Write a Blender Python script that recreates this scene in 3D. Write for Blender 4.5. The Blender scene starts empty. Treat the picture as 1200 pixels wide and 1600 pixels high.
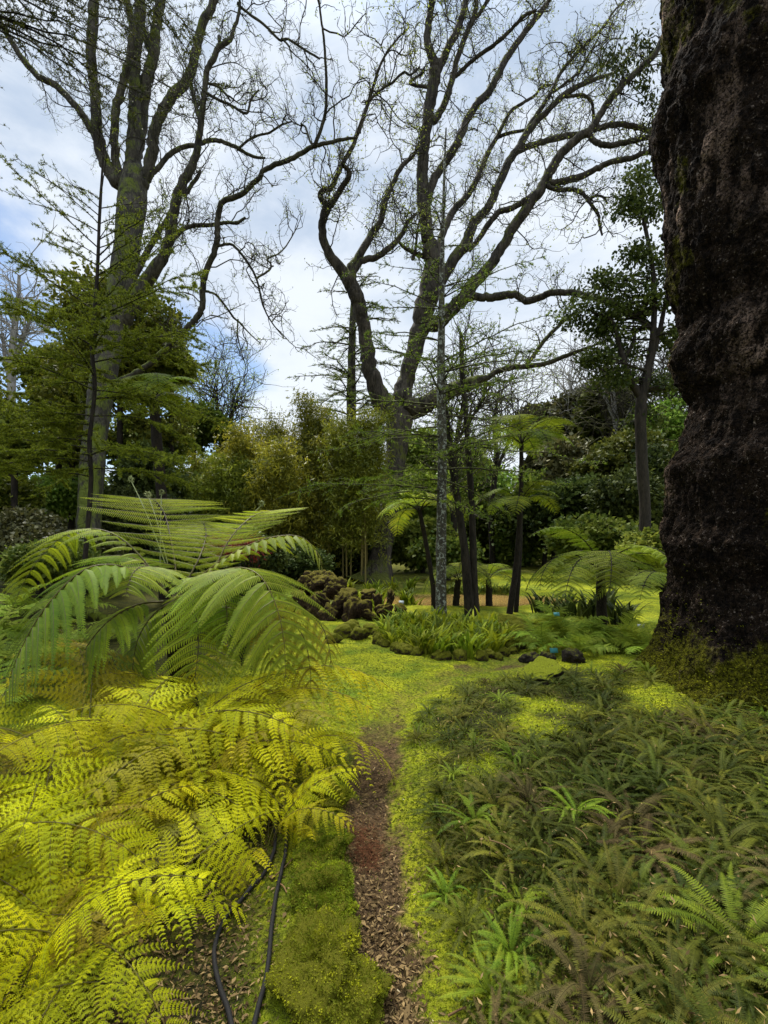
import bpy, math
import numpy as np
from mathutils import Vector

SC = bpy.context.scene
COL = SC.collection
F, CX, HY, CAMZ = 760.0, 600.0, 850.0, 1.6      # lens and eye level, in the photograph's 1200 x 1600 frame
PI = math.pi
A = lambda *v: np.array(v, dtype=np.float64)

def at(px, py, Y):
    return A((px - CX) / F * Y, Y, CAMZ + (HY - py) / F * Y)

def gp(px, py):
    Y = CAMZ * F / (py - HY)
    return A((px - CX) / F * Y, Y)

def unit(v):
    return v / np.maximum(np.linalg.norm(v, axis=-1, keepdims=True), 1e-9)

# ------------------------------------------------------------------ noise
def _hash(ix, iy, iz, seed):
    h = (ix * 374761393 + iy * 668265263 + iz * 2147483647 + seed * 974634777) & 0xFFFFFFFF
    h = ((h ^ (h >> 13)) * 1274126177) & 0xFFFFFFFF
    return ((h ^ (h >> 16)) & 0xFFFF) / 65535.0

def vnoise(p, seed=0):
    p = np.asarray(p, dtype=np.float64)
    i = np.floor(p).astype(np.int64); f = p - i; f = f * f * (3 - 2 * f)
    out = 0
    for dx in (0, 1):
        for dy in (0, 1):
            for dz in (0, 1):
                w = (f[..., 0] if dx else 1 - f[..., 0]) * (f[..., 1] if dy else 1 - f[..., 1]) * (f[..., 2] if dz else 1 - f[..., 2])
                out = out + w * _hash(i[..., 0] + dx, i[..., 1] + dy, i[..., 2] + dz, seed)
    return out * 2 - 1

def fbm(p, octv=4, seed=0):
    p = np.asarray(p, dtype=np.float64); s = 0; a = .5
    for k in range(octv):
        s = s + a * vnoise(p * 2 ** k + k * 7.3, seed + k); a *= .5
    return s

def n2(x, y, f, octv=3, seed=0):
    return fbm(np.stack([x * f, y * f, np.zeros_like(x) + .37], -1), octv, seed)

# ------------------------------------------------------------------ mesh collector
class MB:
    def __init__(s):
        s.V, s.Q, s.T, s.C, s.n = [], [], [], [], 0
    def add(s, v, quads=None, tris=None, tint=.5):
        v = np.asarray(v, dtype=np.float32).reshape(-1, 3)
        if quads is not None and len(quads): s.Q.append(np.asarray(quads, dtype=np.int64).reshape(-1, 4) + s.n)
        if tris is not None and len(tris): s.T.append(np.asarray(tris, dtype=np.int64).reshape(-1, 3) + s.n)
        t = np.empty(len(v), dtype=np.float32); t[:] = np.asarray(tint, dtype=np.float32).reshape(-1) if np.ndim(tint) else tint
        s.V.append(v); s.C.append(t); s.n += len(v)
        return s
    def mesh(s, name, mat, off=None, smooth=False, extra=None):
        V = np.concatenate(s.V) if s.V else np.zeros((0, 3), np.float32)
        if off is not None: V = V - np.asarray(off, dtype=np.float32)
        Q = np.concatenate(s.Q) if s.Q else np.zeros((0, 4), np.int64)
        T = np.concatenate(s.T) if s.T else np.zeros((0, 3), np.int64)
        me = bpy.data.meshes.new(name)
        me.vertices.add(len(V)); me.vertices.foreach_set('co', np.ascontiguousarray(V, dtype=np.float32).ravel())
        li = np.concatenate([Q.ravel(), T.ravel()]).astype(np.int32)
        me.loops.add(len(li)); me.loops.foreach_set('vertex_index', li)
        ls = np.concatenate([np.arange(len(Q)) * 4, len(Q) * 4 + np.arange(len(T)) * 3]).astype(np.int32)
        me.polygons.add(len(ls)); me.polygons.foreach_set('loop_start', ls)
        if smooth: me.polygons.foreach_set('use_smooth', np.ones(len(ls), dtype=bool))
        me.update(calc_edges=True)
        a = me.attributes.new('tint', 'FLOAT', 'POINT'); a.data.foreach_set('value', np.concatenate(s.C) if s.C else np.zeros(0, np.float32))
        for k, arr in (extra or {}).items():
            b = me.attributes.new(k, 'FLOAT', 'POINT'); b.data.foreach_set('value', np.asarray(arr, dtype=np.float32))
        if mat: me.materials.append(mat)
        return me
    def build(s, name, mat, parent=None, off=None, smooth=False, extra=None):
        return link(name, s.mesh(name, mat, off, smooth, extra), parent)

def link(name, data, parent=None):
    o = bpy.data.objects.new(name, data); COL.objects.link(o)
    if parent is not None: o.parent = parent
    return o

def tag(o, label=None, cat=None, group=None, kind=None):
    if label: o['label'] = label
    if cat: o['category'] = cat
    if group: o['group'] = group
    if kind: o['kind'] = kind
    return o

def thing(name, label, cat, loc, group=None, rz=0.0):
    o = link(name, None); o.location = Vector([float(c) for c in loc]); o.rotation_euler = (0, 0, rz)
    o.empty_display_size = .2
    return tag(o, label, cat, group)

def copy_tree(o, parent=None):
    c = o.copy(); COL.objects.link(c); c.parent = parent
    for ch in o.children: copy_tree(ch, c)
    return c

# ------------------------------------------------------------------ geometry generators
def tubes(mb, P, R, sides=6, tint=.5, lump=None, roots=None):
    """K tubes at once: P (K,M,3), R (K,M)."""
    P = np.asarray(P, dtype=np.float64); R = np.asarray(R, dtype=np.float64)
    if P.ndim == 2: P, R = P[None], R[None]
    K, M = R.shape
    T = np.empty_like(P); T[:, 1:-1] = P[:, 2:] - P[:, :-2]; T[:, 0] = P[:, 1] - P[:, 0]; T[:, -1] = P[:, -1] - P[:, -2]
    T = unit(T)
    ref = np.where(np.abs(T[:, 0, 2:3]) > .8, A(1, 0, 0)[None], A(0, 0, 1)[None])
    U = np.empty_like(P); u = unit(ref - (ref * T[:, 0]).sum(-1, keepdims=True) * T[:, 0])
    for m in range(M):
        u = unit(u - (u * T[:, m]).sum(-1, keepdims=True) * T[:, m]); U[:, m] = u
    W = np.cross(T, U)
    a = np.arange(sides) * 2 * PI / sides
    rad = np.cos(a)[None, None, :, None] * U[:, :, None] + np.sin(a)[None, None, :, None] * W[:, :, None]
    rr = np.broadcast_to(R[:, :, None, None], (K, M, sides, 1)).copy()
    V = P[:, :, None] + rr * rad
    if roots is not None:
        am, cnt, ph = roots
        fl = np.exp(-np.linspace(0, 1, M) * 9)[None, :, None, None]
        rr = rr * (1 + am * fl * (np.maximum(0, np.cos(cnt * a + ph + .7 * np.sin(2 * a))) ** 1.5 - .25)[None, None, :, None])
        V = P[:, :, None] + rr * rad
    if lump:
        amp, fr, seed = lump
        V = P[:, :, None] + rr * (1 + amp * fbm(V * fr, 3, seed)[..., None] + amp * .35 * fbm(V * fr * 5, 3, seed + 3)[..., None]) * rad
    k, m, s = np.meshgrid(np.arange(K), np.arange(M - 1), np.arange(sides), indexing='ij')
    b = k * M * sides + m * sides; s2 = (s + 1) % sides
    q = np.stack([b + s, b + s2, b + sides + s2, b + sides + s], -1).reshape(-1, 4)
    t = np.repeat(np.broadcast_to(np.asarray(tint, dtype=np.float64), (K,)), M * sides)
    mb.add(V, q, None, t)

def smooth_line(P, n=4):
    """Catmull-Rom through the rows of P (any columns)."""
    P = np.asarray(P, dtype=np.float64)
    if len(P) < 3: return np.array([P[0] + (P[-1] - P[0]) * t for t in np.linspace(0, 1, n * 2)])
    E = np.vstack([2 * P[0] - P[1], P, 2 * P[-1] - P[-2]]); out = []
    for i in range(1, len(E) - 2):
        p0, p1, p2, p3 = E[i - 1:i + 3]
        for t in np.arange(n) / n:
            out.append(.5 * (2 * p1 + (p2 - p0) * t + (2 * p0 - 5 * p1 + 4 * p2 - p3) * t * t + (3 * p1 - p0 - 3 * p2 + p3) * t ** 3))
    out.append(P[-1]); return np.array(out)

def leaves(mb, pos, d, nrm, L, W, tint=.5, fold=.15):
    """one bent rhombus per row"""
    pos = np.asarray(pos); d = unit(np.asarray(d)); s = unit(np.cross(d, nrm)); n = np.cross(s, d)
    L = np.broadcast_to(np.asarray(L, dtype=np.float64), pos.shape[:1])[:, None]; W = np.broadcast_to(np.asarray(W, dtype=np.float64), pos.shape[:1])[:, None]
    V = np.stack([pos, pos + d * L * .45 + s * W + n * W * fold, pos + d * L, pos + d * L * .45 - s * W + n * W * fold], 1)
    q = np.arange(len(pos) * 4).reshape(-1, 4)
    mb.add(V, q, None, np.repeat(np.broadcast_to(np.asarray(tint, dtype=np.float64), (len(pos),)), 4))

def blades(mb, pos, d, nrm, L, W, tint=.5, w0=.85, w1=.28):
    """one tapering quad per row"""
    d = unit(d); s = unit(np.cross(d, nrm))
    L = np.broadcast_to(np.asarray(L, dtype=np.float64), pos.shape[:1])[:, None]; W = np.broadcast_to(np.asarray(W, dtype=np.float64), pos.shape[:1])[:, None]
    V = np.stack([pos - s * W * w0, pos + s * W * w0, pos + d * L + s * W * w1, pos + d * L - s * W * w1], 1)
    mb.add(V, np.arange(len(pos) * 4).reshape(-1, 4), None, np.repeat(np.broadcast_to(np.asarray(tint, dtype=np.float64), (len(pos),)), 4))

def rand_unit(rng, n):
    return unit(rng.normal(size=(n, 3)))

def crown(mb, blobs, nclump, nleaf, L, W, sigma, rng, out=.5, down=.3, shell=.5, flat=1.0):
    """foliage: leaf-sized faces in clumps spread through the blobs (centre, radii); returns the clump centres"""
    cs = []
    for c, r in blobs:
        n = max(3, int(nclump))
        u = rand_unit(rng, n); rr = rng.uniform(shell, 1, size=(n, 1)) ** .7
        cc = np.asarray(c) + u * rr * np.asarray(r); cs.append(cc)
        ct = rng.uniform(.15, .85, size=n)
        k = np.repeat(np.arange(n), nleaf)
        off = rng.normal(size=(len(k), 3)) * sigma * A(1, 1, flat)
        pos = cc[k] + off
        d = rng.normal(size=(len(k), 3)) + out * u[k] * 2 - A(0, 0, down)
        nn = rng.normal(size=(len(k), 3)) + A(0, 0, 1.2)
        sc = rng.uniform(.6, 1.3, size=len(k))
        leaves(mb, pos, d, nn, L * sc, W * sc, np.clip(ct[k] + rng.normal(size=len(k)) * .15, 0, 1))
    return np.concatenate(cs)

def arch(L, rise, end, n=24, pw=1.2, side=0.0):
    """planar arching rachis from the origin, heading +Y"""
    t = np.linspace(0, 1, n); ang = np.radians(rise + (end - rise) * t ** pw); ds = L / (n - 1)
    y = np.concatenate([[0], np.cumsum(np.cos(ang[:-1]) * ds)]); z = np.concatenate([[0], np.cumsum(np.sin(ang[:-1]) * ds)])
    return np.stack([side * L * t ** 2, y, z], -1)

def interp_line(P, t):
    s = np.concatenate([[0], np.cumsum(np.linalg.norm(np.diff(P, axis=0), axis=1))]); s /= s[-1]
    return np.stack([np.interp(t, s, P[:, k]) for k in range(3)], -1)

def frond(mb, P, lmax, pairs=26, pins=20, lobes=0, start=.15, ang=22, droop=.25, pw=.16, pang=25, pdroop=.2, rng=None,
          shape=(.38, .9), tint=.5, fill=.9, rach=.006, wood=None, wtint=.15, jit=.06, sub_only=False, lift=.0, gap=0.0, wild=.06, tri=0.0):
    """A fern frond along the polyline P: pinnae in pairs, pinnules (and lobes) on each; one rhombus per last division."""
    rng = rng or np.random.default_rng(1)
    P = np.asarray(P, dtype=np.float64)
    t = np.linspace(start, .992, pairs); dt = t[1] - t[0]
    C = interp_line(P, t); T = unit(interp_line(P, np.minimum(t + .02, 1)) - interp_line(P, np.maximum(t - .02, 0)))
    hg = P[-1] - P[0]; hg = A(hg[0], hg[1], 0)
    if np.linalg.norm(hg) < 1e-4: hg = A(0, 1, 0)
    h = unit(T * A(1, 1, 0) + unit(hg) * .45); S = unit(np.cross(h, A(0, 0, 1))); N = unit(np.cross(S, T))
    Ltot = np.linalg.norm(np.diff(P, axis=0), axis=1).sum()
    pk, ex = shape
    u0 = (t - start) / (1 - start)
    prof = np.where(u0 < pk, .45 + .55 * np.sin(u0 / pk * PI / 2), np.cos(np.clip((u0 - pk) / (1 - pk), 0, 1) * PI / 2) ** ex)
    Li = lmax * prof * (1 + rng.normal(size=pairs) * jit)                                        # pinna length
    sg = A(1, -1)
    a = np.radians(ang) + rng.normal(size=(pairs, 2)) * wild; lift = lift + rng.normal(size=(pairs, 2, 1)) * (wild - .05) * 1.5; droop = droop * np.clip(1 + rng.normal(size=(pairs, 2)) * wild * 2, .2, 2)
    d = sg[None, :, None] * S[:, None] * np.cos(a)[..., None] + T[:, None] * np.sin(a)[..., None] + N[:, None] * lift  # (p,2,3)
    Li2 = Li[:, None] * (1 + rng.normal(size=(pairs, 2)) * jit)
    if gap > 0: Li2 = Li2 * np.where(rng.random((pairs, 2)) < gap, .35, 1)
    tn = np.clip(tint + rng.normal(size=(pairs, 2)) * .10, 0, 1)
    if pins <= 0:                                                                               # once-divided frond
        w = Ltot * (1 - start) / pairs * .5 * fill
        pos = np.repeat(C[:, None], 2, 1).reshape(-1, 3); dd = d.reshape(-1, 3) - droop.reshape(-1, 1) * A(0, 0, 1)
        blades(mb, pos, dd, np.repeat(N[:, None], 2, 1).reshape(-1, 3), Li2.ravel(), w, tn.ravel(), .9, .25)
    else:
        u = (np.arange(pins) + .6) / (pins + .2)
        base = C[:, None, None] + Li2[..., None, None] * (u[None, None, :, None] * d[:, :, None]) \
            - (droop * Li2)[..., None, None] * (u[None, None, :, None] ** 2) * A(0, 0, 1) + .10 * Li2[..., None, None] * u[None, None, :, None] ** 2 * T[:, None, None]
        e = unit(d[:, :, None] - 2 * droop[..., None, None] * u[None, None, :, None] * A(0, 0, 1) + .2 * u[None, None, :, None] * T[:, None, None])   # (p,2,q,3)
        nn = unit(N[:, None, None] - (N[:, None, None] * e).sum(-1, keepdims=True) * e)
        q = np.cross(nn, e)
        pa = math.radians(pang)
        wl = pw * lmax * np.where(u < .2, .8 + u, 1.0) * (1 - u ** 2.2) ** .8 + .004 * 0                 # pinnule length by u
        if tri: wl = wl * (1 - tri) + tri * pw * lmax * 1.45 * np.minimum(1, .55 + 4 * u) * (1 - u) ** .85
        wl = wl[None, None, :] * (Li2 / lmax)[..., None] ** .6
        hw = Li2[..., None] / pins * .5 * fill                                                        # half width
        pd = unit(sg[None, None, None, :, None] * q[..., None, :] * math.cos(pa) + e[..., None, :] * math.sin(pa) - pdroop * A(0, 0, 1))   # (p,2,q,2,3)
        shp = pd.shape[:-1]
        b5 = np.broadcast_to(base[..., None, :], pd.shape); e5 = np.broadcast_to(e[..., None, :], pd.shape); n5 = np.broadcast_to(nn[..., None, :], pd.shape)
        wl5 = np.broadcast_to(wl[..., None], shp) * (1 + rng.normal(size=shp) * .08); hw5 = np.broadcast_to(hw[..., None], shp); t5 = np.broadcast_to(tn[..., None, None], shp)
        t5 = np.clip(t5 + rng.normal(size=shp) * .05, 0, 1)
        if not lobes:
            blades(mb, b5.reshape(-1, 3), pd.reshape(-1, 3), n5.reshape(-1, 3), wl5.ravel(), hw5.ravel() * 1.0, t5.ravel())
        else:
            blades(mb, b5.reshape(-1, 3), pd.reshape(-1, 3), n5.reshape(-1, 3), wl5.ravel(), wl5.ravel() * .10, t5.ravel())
            v = (np.arange(lobes) + .5) / lobes
            lb = b5[..., None, :] + pd[..., None, :] * (wl5[..., None] * v)[..., None]
            side = unit(e5 - (e5 * pd).sum(-1, keepdims=True) * pd)
            ll = wl5[..., None] * .40 * (1 - v ** 2 * .75) * fill + 0 * v
            for g in (1, -1):
                dd = unit(side[..., None, :] * g + pd[..., None, :] * .75 + 0 * lb)
                blades(mb, lb.reshape(-1, 3), dd.reshape(-1, 3), np.broadcast_to(n5[..., None, :], lb.shape).reshape(-1, 3), ll.ravel(),
                       np.broadcast_to(wl5[..., None] / lobes * .33, ll.shape).ravel(), np.broadcast_to(t5[..., None], ll.shape).ravel())
        uu = np.linspace(0, 1, 5)
        mid = C[:, None, None] + Li2[..., None, None] * (uu[None, None, :, None] * d[:, :, None]) - (droop * Li2)[..., None, None] * (uu[None, None, :, None] ** 2) * A(0, 0, 1) \
            + .10 * Li2[..., None, None] * uu[None, None, :, None] ** 2 * T[:, None, None]
        rr = np.broadcast_to((rach * .28 * (1 - uu * .8))[None], (pairs * 2, 5))
        tubes(wood or mb, mid.reshape(-1, 5, 3), rr, 3, wtint)
    rs = rach * np.linspace(1, .15, len(P))
    tubes(wood or mb, P, rs, 5, wtint)

# ------------------------------------------------------------------ materials
class NT:
    def __init__(s, m):
        m.use_nodes = True; s.t = m.node_tree; s.t.nodes.clear()
    def n(s, typ, **kw):
        x = s.t.nodes.new(typ)
        for k, v in kw.items():
            if k.startswith('i_'):
                key = k[2:]; x.inputs[int(key) if key.isdigit() else key.replace('_', ' ')].default_value = v
            else: setattr(x, k, v)
        return x
    def l(s, a, b): s.t.links.new(a, b)
    def mix(s, fac, a, b, mode='MIX'):
        x = s.n('ShaderNodeMix', data_type='RGBA', blend_type=mode)
        for sock, v in ((x.inputs[0], fac), (x.inputs[6], a), (x.inputs[7], b)):
            if isinstance(v, bpy.types.NodeSocket): s.l(v, sock)
            elif isinstance(v, (tuple, list)): sock.default_value = (*v[:3], 1)
            else: sock.default_value = v
        return x.outputs[2]
    def noise(s, vec, scale, detail=4, rough=.55, dist=0):
        x = s.n('ShaderNodeTexNoise'); x.inputs['Scale'].default_value = scale; x.inputs['Detail'].default_value = detail
        x.inputs['Roughness'].default_value = rough; x.inputs['Distortion'].default_value = dist
        if vec is not None: s.l(vec, x.inputs['Vector'])
        return x.outputs['Fac']
    def ramp(s, v, a, b, lo=0.0, hi=1.0):
        x = s.n('ShaderNodeMapRange'); x.inputs[1].default_value = a; x.inputs[2].default_value = b; x.inputs[3].default_value = lo; x.inputs[4].default_value = hi
        x.interpolation_type = 'SMOOTHSTEP'; s.l(v, x.inputs[0]); return x.outputs[0]
    def math(s, op, a, b=None):
        x = s.n('ShaderNodeMath', operation=op)
        for sock, v in ((x.inputs[0], a), (x.inputs[1], b)):
            if v is None: continue
            if isinstance(v, bpy.types.NodeSocket): s.l(v, sock)
            else: sock.default_value = v
        return x.outputs[0]
    def attr(s, name): return s.n('ShaderNodeAttribute', attribute_name=name).outputs['Fac']
    def principled(s, col, rough=.6, spec=.3, normal=None):
        p = s.n('ShaderNodeBsdfPrincipled')
        if isinstance(col, bpy.types.NodeSocket): s.l(col, p.inputs['Base Color'])
        else: p.inputs['Base Color'].default_value = (*col, 1)
        if isinstance(rough, bpy.types.NodeSocket): s.l(rough, p.inputs['Roughness'])
        else: p.inputs['Roughness'].default_value = rough
        p.inputs['Specular IOR Level'].default_value = spec
        if normal is not None: s.l(normal, p.inputs['Normal'])
        return p.outputs[0]
    def bump(s, h, strength=.5, dist=.02):
        b = s.n('ShaderNodeBump'); b.inputs['Strength'].default_value = strength; b.inputs['Distance'].default_value = dist; s.l(h, b.inputs['Height']); return b.outputs[0]
    def out(s, sh):
        o = s.n('ShaderNodeOutputMaterial'); s.l(sh, o.inputs['Surface'])

def leaf_mat(name, c0, c1, trans=.35, rough=.5, spec=.25, c2=None, vary=.25):
    """foliage: c0..c1 by the leaf's own tint, optional c2 for a few old leaves; light shines through"""
    m = bpy.data.materials.new(name); g = NT(m)
    t = g.attr('tint'); ob = g.n('ShaderNodeObjectInfo').outputs['Random']
    col = g.mix(g.ramp(t, .1, .9), c0, c1)
    if c2: col = g.mix(g.ramp(t, .86, .97), col, c2)
    hs = g.n('ShaderNodeHueSaturation'); g.l(col, hs.inputs['Color']); g.l(g.ramp(ob, 0, 1, 1 - vary, 1 + vary), hs.inputs['Value'])
    g.l(g.ramp(g.math('FRACT', g.math('MULTIPLY', ob, 7.13)), 0, 1, .485, .512), hs.inputs['Hue'])
    c = hs.outputs['Color']
    p = g.principled(c, rough, spec)
    tr = g.n('ShaderNodeBsdfTranslucent'); g.l(c, tr.inputs['Color'])
    mx = g.n('ShaderNodeMixShader'); mx.inputs[0].default_value = trans; g.l(p, mx.inputs[1]); g.l(tr.outputs[0], mx.inputs[2])
    g.out(mx.outputs[0]); return m

def bark_mat(name, dark, light, moss=(.06, .07, .008), amount=.5, scale=6, stretch=.35, bump=.6, bdist=.02, lichen=None, up=.35):
    m = bpy.data.materials.new(name); g = NT(m)
    co = g.n('ShaderNodeTexCoord').outputs['Object']
    mp = g.n('ShaderNodeMapping'); mp.inputs['Scale'].default_value = (1, 1, stretch); g.l(co, mp.inputs['Vector']); v = mp.outputs[0]
    n1 = g.noise(v, scale, 6, .65, .6); n3 = g.noise(v, scale * 4.5, 4, .7)
    vo = g.n('ShaderNodeTexVoronoi', feature='DISTANCE_TO_EDGE'); vo.inputs['Scale'].default_value = scale * 2.2; g.l(v, vo.inputs['Vector'])
    crack = g.ramp(vo.outputs['Distance'], 0, .12)
    hgt = g.math('ADD', g.math('MULTIPLY', n1, .7), g.math('ADD', g.math('MULTIPLY', n3, .35), g.math('MULTIPLY', crack, .25)))
    col = g.mix(g.ramp(g.math('ADD', g.math('MULTIPLY', n1, .55), g.math('MULTIPLY', n3, .45)), .36, .66), dark, light)
    if lichen:
        lv = g.n('ShaderNodeTexVoronoi'); lv.inputs['Scale'].default_value = scale * 1.6; g.l(co, lv.inputs['Vector'])
        col = g.mix(g.math('MULTIPLY', g.ramp(g.noise(co, scale * 1.7, 4, .6, 1.0), .52, .6), .85), col, lichen)
    nz = g.n('ShaderNodeSeparateXYZ'); g.l(g.n('ShaderNodeNewGeometry').outputs['Normal'], nz.inputs[0])
    ms = g.math('ADD', g.noise(co, scale * .45, 4, .65), g.math('MULTIPLY', nz.outputs[2], up))
    ms = g.math('ADD', ms, g.math('MULTIPLY', g.math('SUBTRACT', n3, .5), .5)); mf = g.math('MULTIPLY', g.ramp(ms, .80 - amount * .45, .98 - amount * .45), .85)
    mcol = g.mix(g.noise(co, scale * 7, 3), tuple(c * .55 for c in moss), tuple(c * 1.5 for c in moss))
    col = g.mix(mf, col, mcol)
    g.out(g.principled(col, .85, .15, g.bump(hgt, bump, bdist))); return m
# ------------------------------------------------------------------ palette
M = {}
M['moss_fuzz'] = leaf_mat('moss_fuzz', (.115, .14, .007), (.37, .39, .012), .3, .7, .1, vary=0)
M['fern_yellow'] = leaf_mat('fern_yellow', (.30, .32, .004), (.70, .62, .008), .45, .6, .12, c2=(.36, .22, .02), vary=.28)
M['fern_yellow_old'] = leaf_mat('fern_yellow_old', (.20, .18, .01), (.40, .33, .015), .4, .6, .15, c2=(.28, .13, .02))
M['leaf_cypress'] = leaf_mat('leaf_cypress', (.055, .078, .010), (.19, .205, .022), .28, .6, .1)
M['fern_fresh'] = leaf_mat('fern_fresh', (.12, .20, .015), (.36, .44, .04), .42, .6, .12)
M['fern_lime'] = leaf_mat('fern_lime', (.22, .27, .010), (.46, .46, .014), .42, .6, .12, vary=.25)
M['fern_tree'] = leaf_mat('fern_tree', (.14, .23, .012), (.39, .46, .022), .42, .55, .2)
M['fern_tree_old'] = leaf_mat('fern_tree_old', (.26, .24, .012), (.42, .36, .02), .42, .6, .12)
M['fern_young'] = leaf_mat('fern_young', (.22, .31, .012), (.42, .47, .02), .45, .55, .2)
M['fern_far'] = leaf_mat('fern_far', (.085, .135, .006), (.235, .28, .015), .42, .6, .12)
M['sword_dark'] = leaf_mat('sword_dark', (.032, .046, .006), (.10, .115, .012), .28, .6, .10, vary=.35)
M['sword_olive'] = leaf_mat('sword_olive', (.055, .062, .008), (.16, .155, .016), .3, .6, .10, vary=.35)
M['sword_light'] = leaf_mat('sword_light', (.09, .15, .010), (.20, .26, .016), .35, .6, .12)
M['sword_brown'] = leaf_mat('sword_brown', (.034, .027, .009), (.105, .080, .026), .2, .7, .08, vary=.3)
M['strap'] = leaf_mat('strap', (.085, .125, .007), (.25, .29, .013), .38, .6, .12)
M['leaf_bright'] = leaf_mat('leaf_bright', (.10, .17, .02), (.26, .34, .05), .45, .5, .25)
M['leaf_mid'] = leaf_mat('leaf_mid', (.065, .10, .014), (.18, .21, .03), .38, .6, .12)
M['leaf_dark'] = leaf_mat('leaf_dark', (.022, .036, .009), (.085, .11, .022), .25, .6, .1)
M['leaf_conifer'] = leaf_mat('leaf_conifer', (.040, .058, .010), (.14, .155, .022), .25, .6, .12)
M['leaf_olive'] = leaf_mat('leaf_olive', (.05, .055, .018), (.12, .115, .035), .2, .6, .2)
M['bamboo_leaf'] = leaf_mat('bamboo_leaf', (.09, .10, .010), (.30, .27, .022), .4, .5, .25)
M['bamboo_green'] = leaf_mat('bamboo_green', (.10, .13, .010), (.26, .28, .022), .4, .5, .25)
M['needles'] = leaf_mat('needles', (.08, .125, .010), (.25, .31, .022), .38, .6, .12)
M['bud'] = leaf_mat('bud', (.10, .12, .02), (.34, .42, .06), .45, .6, .15)
M['leaf_red'] = leaf_mat('leaf_red', (.10, .012, .012), (.24, .03, .02), .3, .5, .2)
M['litter'] = leaf_mat('litter', (.05, .028, .010), (.32, .20, .085), .1, .8, .1, c2=(.58, .46, .28))
M['dead_red'] = leaf_mat('dead_red', (.05, .022, .007), (.12, .055, .018), .1, .8, .1)
M['fern_stalk'] = leaf_mat('fern_stalk', (.10, .085, .015), (.22, .15, .03), .1, .5)
M['bark_grey'] = bark_mat('bark_grey', (.012, .010, .007), (.075, .062, .046), (.065, .075, .008), .46, 2.6, .3, .9, .06)
M['bark_left'] = bark_mat('bark_left', (.016, .014, .010), (.085, .075, .055), (.085, .105, .009), .62, 3.2, .3, .9, .05)
M['bark_twig'] = bark_mat('bark_twig', (0.0245, 0.021, 0.0154), (0.0595, 0.0504, 0.035), (.07, .075, .010), .3, 3, .5, .3)
M['bark_dark'] = bark_mat('bark_dark', (.012, .010, .008), (.045, .036, .026), (.05, .055, .008), .2, 5, .3, .6)
M['bark_lichen'] = bark_mat('bark_lichen', (.030, .027, .020), (.09, .08, .055), (.09, .10, .015), .5, 9, .5, .6, .02, lichen=(.30, .32, .26))
M['bark_great'] = bark_mat('bark_great', (.0075, .006, .005), (.050, .036, .028), (.075, .075, .006), .30, 5.5, .55, 1.0, .05, up=.55)
M['stipe'] = bark_mat('stipe', (.010, .008, .006), (.035, .026, .018), (.03, .035, .008), .1, 14, .6, .9, .02)
M['culm'] = bark_mat('culm', (.12, .10, .03), (.24, .19, .06), (.10, .11, .02), .2, 3, .1, .1)
M['bark_pale'] = bark_mat('bark_pale', (.16, .15, .13), (.34, .32, .29), (.12, .13, .05), .1, 3, .3, .2)
M['hose'] = None
def simple_mat(name, col, rough=.5, spec=.4):
    m = bpy.data.materials.new(name); g = NT(m)
    co = g.n('ShaderNodeTexCoord').outputs['Object']
    g.out(g.principled(g.mix(g.noise(co, 30, 4), tuple(c * .7 for c in col), tuple(min(1, c * 1.25) for c in col)), rough, spec)); return m
M['hose'] = simple_mat('black_rubber', (.014, .0125, .011), .75, .2)
M['tag'] = simple_mat('turquoise_plastic', (.10, .42, .50), .4)
M['tag_white'] = simple_mat('white_plastic', (.62, .68, .66), .4)
M['metal'] = simple_mat('grey_metal', (.12, .12, .12), .5)

def stone_mat(name, c0, c1, moss, amount, scale=6):
    m = bpy.data.materials.new(name); g = NT(m)
    co = g.n('ShaderNodeTexCoord').outputs['Object']; oi = g.n('ShaderNodeObjectInfo')
    off = g.n('ShaderNodeVectorMath', operation='ADD'); g.l(co, off.inputs[0]); g.l(g.n('ShaderNodeNewGeometry').outputs['Position'], off.inputs[1]); v = off.outputs[0]
    n = g.noise(v, scale, 6, .65); n2_ = g.noise(v, scale * 6, 4, .7)
    col = g.mix(g.ramp(n, .35, .65), c0, c1)
    nz = g.n('ShaderNodeSeparateXYZ'); g.l(g.n('ShaderNodeNewGeometry').outputs['Normal'], nz.inputs[0])
    f = g.ramp(g.math('ADD', g.noise(v, scale * .8, 5, .65), g.math('MULTIPLY', nz.outputs[2], .45)), .85 - amount, 1.0 - amount)
    mc = g.mix(g.ramp(n2_, .3, .7), tuple(c * .45 for c in moss), tuple(c * 1.35 for c in moss))
    h = g.math('ADD', n, g.math('MULTIPLY', n2_, .5))
    g.out(g.principled(g.mix(f, col, mc), .9, .12, g.bump(h, .9, .03))); return m
M['stone_moss'] = stone_mat('mossy_stone', (.020, .016, .010), (.075, .055, .030), (.13, .13, .008), .42)
M['stone_brown'] = stone_mat('mossy_lava', (.014, .009, .006), (.060, .037, .018), (.12, .10, .010), .20)
M['stone_dark'] = stone_mat('dark_stone', (.012, .009, .007), (.04, .03, .022), (.10, .10, .01), .05)
M['stone_topped'] = stone_mat('moss_topped_stone', (.010, .008, .006), (.04, .032, .02), (.20, .22, .010), .18)
M['mound'] = stone_mat('moss_mound', (.035, .034, .006), (.09, .08, .008), (.17, .165, .009), .50, 14)

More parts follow.
